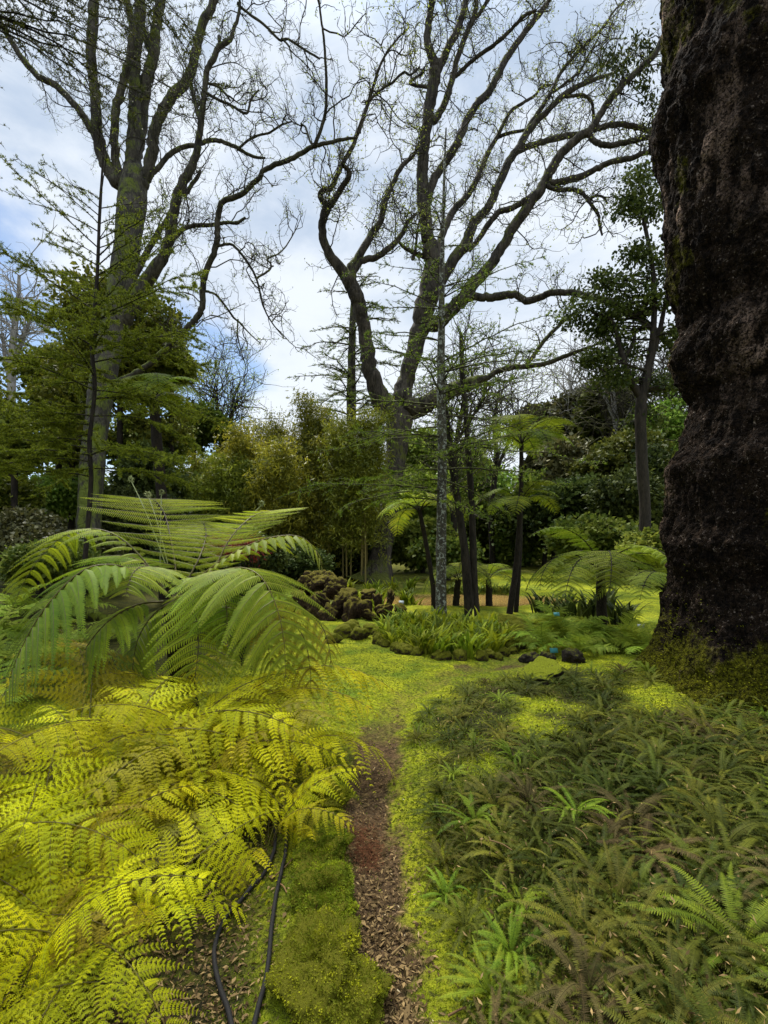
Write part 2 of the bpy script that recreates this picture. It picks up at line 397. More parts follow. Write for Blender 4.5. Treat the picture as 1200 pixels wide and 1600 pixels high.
# ------------------------------------------------------------------ sky and light
def make_world():
    w = bpy.data.worlds.new('World'); SC.world = w; w.use_nodes = True; t = w.node_tree; t.nodes.clear(); g = NT.__new__(NT); g.t = t
    sky = g.n('ShaderNodeTexSky', sky_type='NISHITA'); sky.sun_disc = False
    sky.sun_elevation = math.radians(SUN_EL); sky.sun_rotation = math.radians(SUN_AZ); sky.air_density = 1.0; sky.dust_density = .6; sky.ozone_density = 2.0
    d = g.n('ShaderNodeTexCoord').outputs['Generated']
    mp = g.n('ShaderNodeMapping'); mp.inputs['Scale'].default_value = (1, 1, 1.9); g.l(d, mp.inputs['Vector']); v = mp.outputs[0]
    xyz = g.n('ShaderNodeSeparateXYZ'); g.l(d, xyz.inputs[0]); z = xyz.outputs[2]
    nb = g.noise(v, 1.7, 6, .55, .4); nd = g.noise(v, 4.2, 7, .6, .3)
    # cloud cover opens a little low in the sky, towards the left of the garden
    low = g.ramp(z, .16, .44); side = g.ramp(xyz.outputs[0], -.75, .12)
    cover = g.math('ADD', g.math('ADD', nb, g.math('MULTIPLY', g.math('MAXIMUM', low, side), .40)), g.math('MULTIPLY', g.math('SUBTRACT', nd, .5), .5))
    for (dx, dy, dz, rad, amt) in ((-.34, .89, .30, .26, .50), (-.60, .70, .38, .34, .5)):      # two rents in the cloud
        di = g.n('ShaderNodeVectorMath', operation='DISTANCE'); g.l(d, di.inputs[0]); di.inputs[1].default_value = (dx, dy, dz)
        cover = g.math('SUBTRACT', cover, g.ramp(di.outputs['Value'], rad, 0, 0, amt))
    cov = g.ramp(cover, .46, .68)
    k = 1 / BG
    grey, white = (.46 * k, .56 * k, .71 * k), (.77 * k, .83 * k, .91 * k)
    cl = g.mix(g.ramp(g.math('ADD', g.math('MULTIPLY', nb, .5), g.math('MULTIPLY', nd, .5)), .40, .60), grey, white)
    # overcast: dull at mid height, white low down where the cloud thins, brightest overhead
    cl = g.mix(g.ramp(z, .15, .62), tuple(c * k for c in (.79, .85, .92)), cl)
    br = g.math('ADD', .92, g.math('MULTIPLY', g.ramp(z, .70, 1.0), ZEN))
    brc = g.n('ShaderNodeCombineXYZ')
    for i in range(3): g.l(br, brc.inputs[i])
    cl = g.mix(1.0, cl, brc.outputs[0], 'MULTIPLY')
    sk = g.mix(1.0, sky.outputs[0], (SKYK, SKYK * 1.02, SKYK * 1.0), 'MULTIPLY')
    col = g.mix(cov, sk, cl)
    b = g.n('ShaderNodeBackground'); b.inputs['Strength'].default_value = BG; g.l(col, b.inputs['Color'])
    o = g.n('ShaderNodeOutputWorld'); g.l(b.outputs[0], o.inputs['Surface'])
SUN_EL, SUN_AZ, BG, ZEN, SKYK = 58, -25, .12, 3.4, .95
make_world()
sl = bpy.data.lights.new('sun', 'SUN'); sl.energy = 5.0; sl.angle = math.radians(5); sl.color = (1, .95, .86)
so = bpy.data.objects.new('sun', sl); COL.objects.link(so)
az = math.radians(SUN_AZ); el = math.radians(SUN_EL)
sd = Vector((math.sin(az) * math.cos(el), math.cos(az) * math.cos(el), math.sin(el)))
so.rotation_euler = (-sd).to_track_quat('-Z', 'Y').to_euler(); so.location = sd * 60
cam = bpy.data.cameras.new('camera'); co_ = bpy.data.objects.new('camera', cam); COL.objects.link(co_); SC.camera = co_
co_.location = (0, 0, CAMZ); co_.rotation_euler = (PI / 2, 0, 0)
cam.sensor_fit = 'VERTICAL'; cam.sensor_height = 32; cam.sensor_width = 24; cam.lens = 32 * F / 1600; cam.shift_y = (HY - 800) / 1600
cam.clip_start = .05; cam.clip_end = 2000
SC.view_settings.view_transform = 'Standard'; SC.view_settings.look = 'None'; SC.view_settings.exposure = .36; SC.view_settings.gamma = 1
SC.cycles.max_bounces = 7; SC.cycles.diffuse_bounces = 2; SC.cycles.transmission_bounces = 4; SC.cycles.use_denoising = True

# ------------------------------------------------------------------ ground
PATH = np.array([gp(*p) for p in [(618, 1650), (604, 1570), (592, 1490), (588, 1400), (580, 1320), (578, 1250), (588, 1190), (600, 1130), (632, 1085), (700, 1055), (780, 1035), (822, 1003), (835, 975)]])
PATH = np.vstack([[PATH[0] + A(.03, -.5)], PATH]); PATH[0, 1] = -2
def pathdist(x, y):
    d = np.full(np.shape(x), 1e9)
    for a, b in zip(PATH[:-1], PATH[1:]):
        ab = b - a; t = np.clip(((x - a[0]) * ab[0] + (y - a[1]) * ab[1]) / (ab @ ab), 0, 1)
        d = np.minimum(d, np.hypot(x - a[0] - t * ab[0], y - a[1] - t * ab[1]))
    return d
def pathx(y): return np.interp(y, PATH[:, 1], PATH[:, 0])
def ell(x, y, c, r): return ((x - c[0]) / r[0]) ** 2 + ((y - c[1]) / r[1]) ** 2
def sstep(a, b, v):
    t = np.clip((v - a) / (b - a), 0, 1); return t * t * (3 - 2 * t)
POND_C, POND_R, POND_Z = (2.3, 14.6), (3.6, 1.75), -.10
def gh(x, y):
    x = np.asarray(x, dtype=np.float64); y = np.asarray(y, dtype=np.float64)
    near = np.clip(1 - y / 40, .2, 1)
    z = .07 * n2(x, y, .55, 3, 3) + .03 * n2(x, y, 2.3, 3, 5) * near
    d = pathdist(x, y); z = z - .035 * np.exp(-(d / .16) ** 2)
    z = z + .05 * np.exp(-((x - (pathx(np.minimum(y, 5)) - .27)) / .12) ** 2) * (y < 4)
    z = z + .07 * sstep(.1, .9, x - pathx(np.minimum(y, 6))) * sstep(7, 5, y)
    e = ell(x, y, POND_C, POND_R); z = z * sstep(.9, 1.6, e) - .30 * sstep(1.12, .8, e)
    z = z + .45 * sstep(4.0, 9, -x) * sstep(4, 9, y) * sstep(60, 25, y)
    z = z + .30 * sstep(18, 34, y)
    tr = np.hypot(x - 4.05, y - 5.0); z = z + .16 * np.exp(-((tr - .7) / .75) ** 2) * (tr < 5)
    return z
def litter(x, y):
    d = pathdist(x, y); w = .105 + .05 * n2(x, y, 1.3, 2, 11) + .06 * sstep(2.2, 4, y)
    v = sstep(.14, -.08, d - w + .13 * n2(x, y, 7, 3, 21)) * (.95 - .53 * sstep(2.8, 5.0, y) - .1 * sstep(6, 9, y))
    ring = sstep(.5, .0, np.abs(np.hypot(x - .95, (y - 8.0) * 1.0) - 1.75)) * (y < 9.5) * (x > .9) * .7
    return np.clip(np.maximum(v, ring * (.6 + n2(x, y, 3, 2, 31))), 0, 1)
GAPS = [(gp(852, 1114), .40), (gp(845, 1150), .34), (gp(1030, 1112), .48), (gp(650, 1180), .26), (gp(760, 1215), .20)]
def bare(x, y):
    """dark soil under the fern beds; far ground darkened for vegetation and shade"""
    r = x - pathx(np.minimum(y, 6)); old = .55 * sstep(5.2, 2.0, y) * np.clip(.75 + 1.6 * n2(x, y, 3.2, 4, 49), 0, 1)
    v = sstep(.02, .70, r + .42 * n2(x, y, 2.6, 4, 41) - .04) * sstep(5.9, 5.0, y) * .95
    for c, q in GAPS: v = v * sstep(.25, 1.15, np.hypot(x - c[0], y - c[1]) / q + .7 * n2(x, y, 4, 4, 43))
    lawn = sstep(1.3, .8, ((x - 7.2) / 4.2) ** 2 + ((y - 20) / 4.5) ** 2)
    far = np.maximum(sstep(15.8, 17, y) * .75 * (1 - lawn) * (y < 70), np.maximum(sstep(1.6, 2.6, -x) * sstep(4.5, 6, y), sstep(-.9, -1.6, x) * sstep(12, 14, y)) * .95 * (y < 60))  # vegetation and shade painted into the far ground, lawn patch left clear
    l = sstep(.36, .62, -r + .15 * n2(x, y, 4, 2, 47)) * sstep(4.0, 3.2, y)
    return np.clip(np.maximum(np.maximum(np.maximum(v, l), far), old), 0, 1)

def axis(lo, hi, step, far0, far1, g=1.16):
    a = list(np.arange(lo, hi, step)); s = step
    while a[-1] < far1: s *= g; a.append(a[-1] + s)
    b = []; s = step; c = lo
    while c > far0: s *= g; c -= s; b.append(c)
    return np.array(b[::-1] + a)
gx = axis(-3.4, 4.2, .032, -160, 160); gy = axis(.9, 8.2, .032, -25, 260, 1.07)
GX, GY = np.meshgrid(gx, gy, indexing='ij'); GZ = gh(GX, GY)
LIT, BAR = litter(GX, GY), bare(GX, GY)
GZ = GZ + .012 * n2(GX, GY, 14, 3, 51) * (GY < 9)
nxg, nyg = len(gx), len(gy)
I, J = np.meshgrid(np.arange(nxg - 1), np.arange(nyg - 1), indexing='ij')
Q = np.stack([I * nyg + J, (I + 1) * nyg + J, (I + 1) * nyg + J + 1, I * nyg + J + 1], -1).reshape(-1, 4)
VG = np.stack([GX, GY, GZ], -1).reshape(-1, 3)
lit, bar = LIT.ravel(), BAR.ravel()
isp = (lit[Q].mean(1) > .42) & (VG[Q[:, 0], 1] < 9.5) & (pathdist(VG[Q[:, 0], 0], VG[Q[:, 0], 1]) < .8)

def ground_mat():
    m = bpy.data.materials.new('garden_ground'); g = NT(m)
    co = g.n('ShaderNodeTexCoord').outputs['Object']
    big = g.noise(co, .55, 4, .6, .5); mid = g.noise(co, 3.2, 5, .65); fine = g.noise(co, 34, 4, .7); vf = g.noise(co, 110, 3, .7)
    moss = g.mix(g.ramp(g.math('ADD', g.math('MULTIPLY', big, .5), g.math('MULTIPLY', mid, .5)), .40, .60), (.15, .19, .008), (.40, .41, .012))
    moss = g.mix(g.ramp(g.noise(co, 1.3, 4, .6), .55, .68), moss, (.15, .22, .012))
    moss = g.mix(g.ramp(fine, .30, .62), (.05, .055, .008), moss)
    soil = g.mix(g.ramp(fine, .35, .65), (.030, .018, .008), (.125, .076, .034))
    soil = g.mix(g.ramp(vf, .60, .70), soil, (.30, .20, .12))
    L = g.attr('lit'); B = g.attr('bare')
    lf = g.ramp(g.math('ADD', L, g.math('MULTIPLY', g.math('SUBTRACT', mid, .5), .9)), .25, .75)
    floor = g.mix(g.ramp(mid, .4, .6), (.022, .019, .007), (.060, .055, .010))
    floor = g.mix(g.ramp(fine, .4, .62), (.013, .009, .006), floor)
    col = g.mix(g.math('MULTIPLY', B, .92), moss, floor); col = g.mix(lf, col, soil)
    h = g.math('ADD', g.math('MULTIPLY', fine, 1.0), g.math('MULTIPLY', vf, .5))
    g.out(g.principled(col, .9, .1, g.bump(h, .9, .03))); return m
M['ground'] = ground_mat()
def sub_sheet(name, sel, kind='structure'):
    q = Q[sel]; used, inv = np.unique(q, return_inverse=True)
    mb = MB(); mb.add(VG[used], inv.reshape(-1, 4))
    o = mb.build(name, M['ground'], smooth=True, extra={'lit': lit[used], 'bare': bar[used]}); return tag(o, kind=kind)
sub_sheet('ground', ~isp); sub_sheet('path', isp)
# pond
wm = bpy.data.materials.new('muddy_water'); g = NT(wm)
cw = g.n('ShaderNodeTexCoord').outputs['Object']
g.out(g.principled(g.mix(g.noise(cw, .8, 3), (.22, .13, .035), (.30, .19, .06)), .12, .5, g.bump(g.noise(cw, 4, 3), .12, .02)))
a_ = np.linspace(0, 2 * PI, 64, endpoint=False); rr_ = 1.12 + .03 * np.sin(a_ * 3)
mb = MB(); pv = np.stack([POND_C[0] + POND_R[0] * rr_ * np.cos(a_), POND_C[1] + POND_R[1] * rr_ * np.sin(a_), np.full(64, POND_Z)], -1)
mb.add(np.vstack([pv, [[POND_C[0], POND_C[1], POND_Z]]]), None, [[i, (i + 1) % 64, 64] for i in range(64)])
tag(mb.build('water', wm), kind='structure')

# moss fuzz: uncountable short shoots over the carpet of moss
rng = np.random.default_rng(7)
def frustum_points(n, py0, py1, px0, px1):
    py = rng.uniform(py0, py1, n); px = rng.uniform(px0, px1, n); Y = CAMZ * F / (py - HY)
    return (px - CX) / F * Y, Y
def moss_fuzz():
    x, y = frustum_points(330000, 985, 1750, -250, 1450)
    b = bare(x, y); l = litter(x, y)
    keep = rng.random(len(x)) < np.clip(1.02 - l * 1.5 - b * .80, .03, 1) * (.55 + .9 * (n2(x, y, 6, 2, 61) > -.12) * .5)
    x, y, b = x[keep], y[keep], b[keep]
    z = gh(x, y) + .012 * n2(x, y, 14, 3, 51) - .004; n = len(x)
    s = np.clip(y / 2.4, .8, 1.7) * rng.uniform(.6, 1.5, n)
    a = rng.uniform(0, 2 * PI, n); h = .010 * s ** .8; w = .0042 * s
    px_ = np.stack([x, y, z], -1); sd_ = np.stack([np.cos(a), np.sin(a), 0 * a], -1) * w[:, None]
    tip = px_ + np.stack([rng.normal(size=n) * h * .8, rng.normal(size=n) * h * .8, h], -1)
    V = np.stack([px_ - sd_, px_ + sd_, tip], 1)
    t = np.clip(.5 + 1.1 * n2(x, y, 1.1, 3, 71) + .4 * n2(x, y, 5, 2, 73) + rng.normal(size=n) * .13 - b * .30 - .28 * sstep(4.2, 2.2, y), 0, 1)
    mb = MB(); mb.add(V, None, np.arange(n * 3).reshape(-1, 3), np.repeat(t, 3))
    tag(mb.build('moss', M['moss_fuzz']), 'carpet of yellow green moss over the garden ground', 'moss', kind='stuff')
moss_fuzz()
def leaf_litter():
    x, y = frustum_points(130000, 1010, 1750, -50, 1250); l = litter(x, y); b = bare(x, y)
    keep = rng.random(len(x)) < np.clip((l - .1) * .9 + b * .30 * (x < 0) + b * .10 + .012, 0, 1)
    x, y = x[keep], y[keep]; n = len(x)
    z = gh(x, y) + .012 * n2(x, y, 14, 3, 51) + rng.uniform(.001, .010, n)
    d = np.stack([rng.normal(size=n), rng.normal(size=n), rng.normal(size=n) * .25], -1)
    nn = A(0, 0, 1) + rng.normal(size=(n, 3)) * .35
    L = rng.gamma(3, .0045, n) + .005; W = L * rng.uniform(.06, .26, n)
    mb = MB(); leaves(mb, np.stack([x, y, z], -1), d, nn, L, W, np.clip(rng.beta(1.6, 2.4, n), 0, 1), .4)
    tag(mb.build('leaf_litter', M['litter']), 'brown fallen leaf litter along the trodden path', 'leaf litter', kind='stuff')
    # the rusty heap of dead needles where the path narrows
    mb = MB(); k = 800
    for cpx, cpy, r in ((560, 1310, .10), (575, 1335, .07)):
        c = gp(cpx, cpy); xx = c[0] + rng.normal(size=k) * r * .6; yy = c[1] + rng.normal(size=k) * r
        leaves(mb, np.stack([xx, yy, gh(xx, yy) + rng.uniform(.0, .02, k)], -1), np.stack([rng.normal(size=k), rng.normal(size=k), rng.normal(size=k) * .3], -1),
               A(0, 0, 1) + rng.normal(size=(k, 3)) * .3, rng.uniform(.02, .05, k), .0012, rng.random(k))
    tag(mb.build('dead_needles', M['dead_red']), 'rust red patch of dead needles on the path', 'dead needles', kind='stuff')
leaf_litter()

# ------------------------------------------------------------------ bare trees traced limb by limb
def grow(limbs, Y0, seed, dys, thin=1.0):
    """limbs: lists of (px, py, radius px); each grows out of the nearest earlier limb; the depth drifts along every limb"""
    rng = np.random.default_rng(seed); done = []; flat = None
    for i, L in enumerate(limbs):
        L = [tuple(map(float, p)) for p in L]; par = None
        if flat is not None:
            k = np.argmin(np.hypot(flat[:, 0] - L[0][0], flat[:, 1] - L[0][1])); par = flat[k]
            Ys = par[3]; L = [(par[0], par[1], min(par[2], L[0][2] * 1.15))] + L
        else: Ys = Y0
        if L[-1][1] < 15:                                            # the limb goes on above the top of the frame
            a, b = A(*L[-2]), A(*L[-1]); d = (b - a) / max(np.hypot(*(b - a)[:2]), 1); 
            for j in range(1, 5): L.append((b[0] + d[0] * 60 * j + rng.normal() * 14, b[1] + d[1] * 60 * j, max(b[2] * (1 - j * .21), .7)))
        S = smooth_line(np.array(L), 5)
        s = np.concatenate([[0], np.cumsum(np.hypot(*np.diff(S[:, :2], axis=0).T))])
        dy = dys.get(i, rng.uniform(-.5, .5) * s[-1] / F * Y0 * 1.0)
        Y = Ys + dy * (s / max(s[-1], 1))
        S = np.column_stack([S, Y])
        flat = S if flat is None else np.vstack([flat, S])
        P = np.stack([(S[:, 0] - CX) / F * Y, Y, CAMZ + (HY - S[:, 1]) / F * Y], -1); R = np.maximum(S[:, 2] * thin, .5) / F * Y
        if i > 0: P = P + rng.normal(size=P.shape) * (R * .10)[:, None]
        done.append((P, R))
    return done

def walk(rng, start, d, L, M, kink=.35, up=.06, grav=0):
    """K crooked shoots of M+1 points"""
    K = len(start); P = np.empty((K, M + 1, 3)); P[:, 0] = start; d = unit(d)
    for m in range(M):
        d = unit(d + rng.normal(size=(K, 3)) * kink + A(0, 0, up - grav * m)); P[:, m + 1] = P[:, m] + d * (L / M)[:, None]
    return P

def sprout(rng, P, R, K, frac, Lr, M, r0, spread=1.0, up=.25, kink=.35, upk=.06, rlim=None, upos=(.15, 1)):
    """K side shoots off the tubes P (list of (n,3)) weighted by length"""
    A0 = np.concatenate([p[:-1] for p in P]); B0 = np.concatenate([p[1:] for p in P]); RR = np.concatenate([r[:-1] for r in R])
    U = np.concatenate([np.linspace(0, 1, len(p))[:-1] for p in P])
    w = np.linalg.norm(B0 - A0, axis=1) * ((U >= upos[0]) & (U <= upos[1]))
    if rlim: w = w * (RR < rlim)
    k = rng.choice(len(w), K, p=w / w.sum()); f = rng.random((K, 1))
    st = A0[k] * (1 - f) + B0[k] * f; t = unit(B0[k] - A0[k])
    pr = rand_unit(rng, K); pr = unit(pr - (pr * t).sum(-1, keepdims=True) * t)
    d = t * frac + pr * spread + A(0, 0, up)
    L = rng.uniform(*Lr, K)
    W = walk(rng, st, d, L, M, kink, upk)
    r = np.minimum(np.full(K, r0), RR[k] * .8)[:, None] * np.linspace(1, .45, M + 1)[None]
    return W, r

def bare_tree(name, label, limbs, Y0, seed, dys, bark, twigbark, nsec, budL, budn, group=None, base=None, trunk_n=1, bud='bud', scale=1.0, thin=1.0, tr=1.0):
    rng = np.random.default_rng(seed + 100)
    G = grow(limbs, Y0, seed, dys, thin); b = G[0][0][0].copy(); b[2] = gh(b[0], b[1]) - .1
    root = thing(name, label, 'tree', b, group)
    for i, (P, R) in enumerate(G):
        mb = MB(); big = i < trunk_n
        if big: P = P.copy(); P[0, 2] = min(P[0, 2], b[2])
        if big: P, R = smooth_line(np.column_stack([P, R]), 4)[:, :3], smooth_line(np.column_stack([P, R]), 4)[:, 3]
        tubes(mb, P, R, 48 if big else (12 if R.max() > .1 else 7), .5, (.18 if big else .14, 1.6 / max(R.mean() * 4, .2), seed + i), (.55, 5, seed) if i == 0 else None)
        mb.build('trunk' if i == 0 else 'limb', bark, root, b, smooth=True)
    LP = [p for i, (p, r) in enumerate(G) if i >= trunk_n]; LR = [r for i, (p, r) in enumerate(G) if i >= trunk_n]
    n1, n2_, n3 = nsec
    W1, r1 = sprout(rng, LP, LR, n1, .75, (.9 * scale, 3.0 * scale), 8, .030 * tr, .8, .25, .40, .06, rlim=.30)
    W2, r2 = sprout(rng, LP[:] + list(W1), LR[:] + list(r1), n2_, .6, (.5 * scale, 1.5 * scale), 6, .017 * tr, .9, .2, .42, .05, rlim=.16)
    W3, r3 = sprout(rng, list(W1) + list(W2), list(r1) + list(r2), n3, .6, (.2 * scale, .65 * scale), 4, .0095 * tr, .9, .15, .40, .05, upos=(.25, 1))
    mb = MB(); tubes(mb, W1, r1, 5); tubes(mb, W2, r2, 4); tubes(mb, W3, r3, 3)
    mb.build('twigs', twigbark, root, b)
    mb = MB(); pts = np.concatenate([W3[:, -1], W3[:, 2], W2[:, -1]]); k = rng.integers(0, len(pts), budn)
    p = pts[k] + rng.normal(size=(budn, 3)) * .04
    leaves(mb, p, rng.normal(size=(budn, 3)) + A(0, 0, .3), rng.normal(size=(budn, 3)), rng.uniform(.5, 1.2, budn) * budL, rng.uniform(.2, .34, budn) * budL, rng.random(budn))
    mb.build('young_leaves', M[bud], root, b)
    return root, G

CENTRE = [
 [(583,920,42),(588,900,29),(594,874,20.5),(602,830,17.5),(609,785,17),(615,740,17.5),(620,700,19),(623,672,22),(625,650,24)],
 [(608,640,20),(590,610,16),(578,575,13.5),(572,535,12.5),(567,500,12),(560,470,12.5),(550,445,12.5),(537,425,10.5),(518,402,8.5),(506,378,7.5),(504,350,7),(508,330,7.5),(511,322,7)],
 [(626,640,22),(629,612,17),(638,582,14),(650,540,15),(660,498,17),(670,460,17.5),(676,415,14.5),(672,387,13),(666,355,11),(661,310,10.5),(660,265,10),(664,220,9.5),(669,180,9.5),(675,145,10),(681,112,11)],
 [(640,640,20),(662,632,16),(685,618,14),(708,609,13),(730,602,12),(746,594,9.5),(760,591,5.5),(777,580,4.6),(800,574,4.6),(824,572,4.6),(850,569,4.2),(875,560,3.8),(900,550,3.2),(920,543,2.2),(950,530,1.4)],
 [(668,505,15),(686,503,13),(702,488,12),(722,467,11.5),(738,446,10.5),(762,420,9.6),(780,394,9),(803,354,9),(827,318,9),(844,296,9),(858,271,8.4),(873,246,7.6),(890,227,7.2),(910,212,6.8),(926,200,6.4),(937,180,5.8),(956,152,5.6),(976,129,5.6),(1000,107,5.4),(1022,85,5.2),(1037,55,4.5),(1050,20,4)],
 [(511,322,6),(500,308,4.6),(505,297,4.6),(517,294,4.2),(530,267,4),(540,247,3.8),(553,224,3.5),(567,185,3.1),(580,145,2.7),(592,107,2.2),(603,85,1.9),(620,62,1.5),(640,42,1.1)],
 [(512,322,6),(518,320,5),(534,293,4.6),(546,275,4.2),(543,264,3.6),(536,259,3)],
 [(550,440,9),(549,418,8),(560,402,7),(580,367,6.2),(593,347,5.6),(605,305,5),(615,285,4.4),(627,260,4),(645,244,3.2),(655,222,2.2)],
 [(552,425,6),(564,409,5.6),(587,402,5.2),(612,385,5),(630,362,4.2),(638,345,3.4),(652,333,2.4)],
 [(668,402,5),(657,398,4.4),(645,394,3.6),(634,388,3),(624,379,2.6)],
 [(681,108,8),(676,90,7.4),(668,66,6.6),(669,40,6.2),(674,10,5.6),(678,-20,5)],
 [(684,108,8),(692,92,6.8),(709,58,6.4),(721,30,5.8),(729,0,5.2),(737,-30,4.6)],
 [(671,190,6),(682,185,6),(697,157,5.6),(707,122,5.2),(717,85,4.6),(730,50,4.2),(741,22,4),(745,-8,3.4)],
 [(741,28,3.4),(750,20,3.2),(763,0,2.8),(772,-20,2.4)],
 [(712,118,3.6),(718,114,3.4),(732,100,3.2),(750,85,3.2),(776,67,3.2),(800,45,3),(820,24,2.8),(838,16,2)],
 [(666,318,8),(671,300,7.2),(680,276,6.8),(697,252,6.8),(715,222,6.8),(730,187,6.4),(745,163,6.2),(762,145,6.4),(777,120,5.8),(795,85,5.6),(817,55,5),(838,28,4.6),(857,2,4),(870,-20,3.4)],
 [(680,452,10),(693,434,9),(710,403,9.6),(727,382,9.6),(741,348,8),(758,330,7),(768,313,7),(777,292,7),(796,252,6.8),(812,228,6.6),(827,202,5.8),(852,177,5),(877,152,4.8),(900,137,4.4),(920,127,3.6),(945,119,2.8),(968,110,2)],
 [(812,235,5),(830,227,5),(855,220,5),(885,212,5),(910,210,4.6)],
 [(930,202,5),(945,198,4.6),(966,194,4.4),(990,197,4.4),(1014,205,4.2),(1028,213,4),(1060,221,3.4),(1090,223,2.6)],
 [(826,198,4),(838,180,3.6),(850,162,3.4),(862,142,3.2),(877,112,3),(900,85,2.7),(925,60,2.4),(945,40,2),(957,20,1.7),(977,0,1.4)],
 [(866,143,2.4),(890,125,2.3),(907,110,2),(920,85,1.8),(934,62,1.4)],
 [(884,151,2.8),(900,149,2.7),(915,150,2.7),(925,162,2.6),(927,185,2.4),(921,202,1.8)],
 [(920,125,2.2),(940,107,2.2),(957,90,1.9),(968,84,1.5)],
 [(922,212,4.4),(929,221,4.6),(940,226,4.6),(957,227,4.6),(980,222,4.4),(1010,215,4.4),(1037,215,4.2),(1070,218,3.4)],
 [(858,284,6),(866,286,5.6),(886,282,5.6),(910,275,5.4),(937,261,5),(962,252,4.6),(990,246,4.4),(1012,238,4.2),(1040,237,3.6),(1066,230,2.8)],
 [(856,290,4),(862,294,3.8),(876,297,3.8),(895,296,3.6),(911,303,3.4),(922,317,3),(935,336,2.6),(936,348,2.4),(941,368,1.6)],
 [(920,311,2.4),(932,306,2.2),(942,308,2),(950,318,1.4)],
 [(832,306,5),(822,312,4.8),(800,325,4.8),(780,331,4.8),(765,348,4.8),(750,370,4.6),(743,380,4.4),(733,392,4)],
 [(680,420,7),(685,390,6.6),(695,357,6),(710,326,5.8),(728,308,5.6),(745,280,5),(755,255,4.7),(765,233,4.2),(778,212,3.6),(788,190,3.2),(800,172,2.8),(817,161,2.6),(835,150,2.3),(848,135,1.9),(865,132,1.4)],
 [(780,213,3),(792,209,2.8),(806,206,2.6),(826,202,2.2)],
 [(724,466,8),(738,464,7),(760,465,6.8),(782,463,6.8),(804,460,6.4),(822,470,5.8),(843,465,5.8),(860,458,5.6),(890,457,5.6),(920,463,5.6),(950,470,5.6),(975,483,5.8),(1000,500,5.8),(1022,515,5.6),(1038,530,5.2),(1055,550,4.4),(1075,580,3.4)],
 [(822,572,3.8),(837,550,3.6),(855,527,3.5),(872,510,3.2),(885,497,2.8),(902,488,1.8)],
 [(645,405,3),(650,385,2.4),(652,360,2.2),(657,340,1.6)],
 [(640,130,2.6),(660,115,2),(662,108,1.4)],
 [(572,160,2.2),(600,137,2),(612,130,2),(630,113,2),(642,117,1.8),(656,104,1.3)],
]
cen, CG = bare_tree('great_bare_tree', 'great forked tree with bare spreading limbs, behind the brown rock pile', CENTRE, 20.0, 5,
          {1: -1.5, 2: 1.0, 3: -2.0, 4: -1.0, 5: -1, 6: -1, 7: 2.0, 16: 2.5, 15: 3.0, 30: -4, 28: 4}, M['bark_grey'], M['bark_twig'], (380, 2200, 10500), .095, 26000, thin=.90)

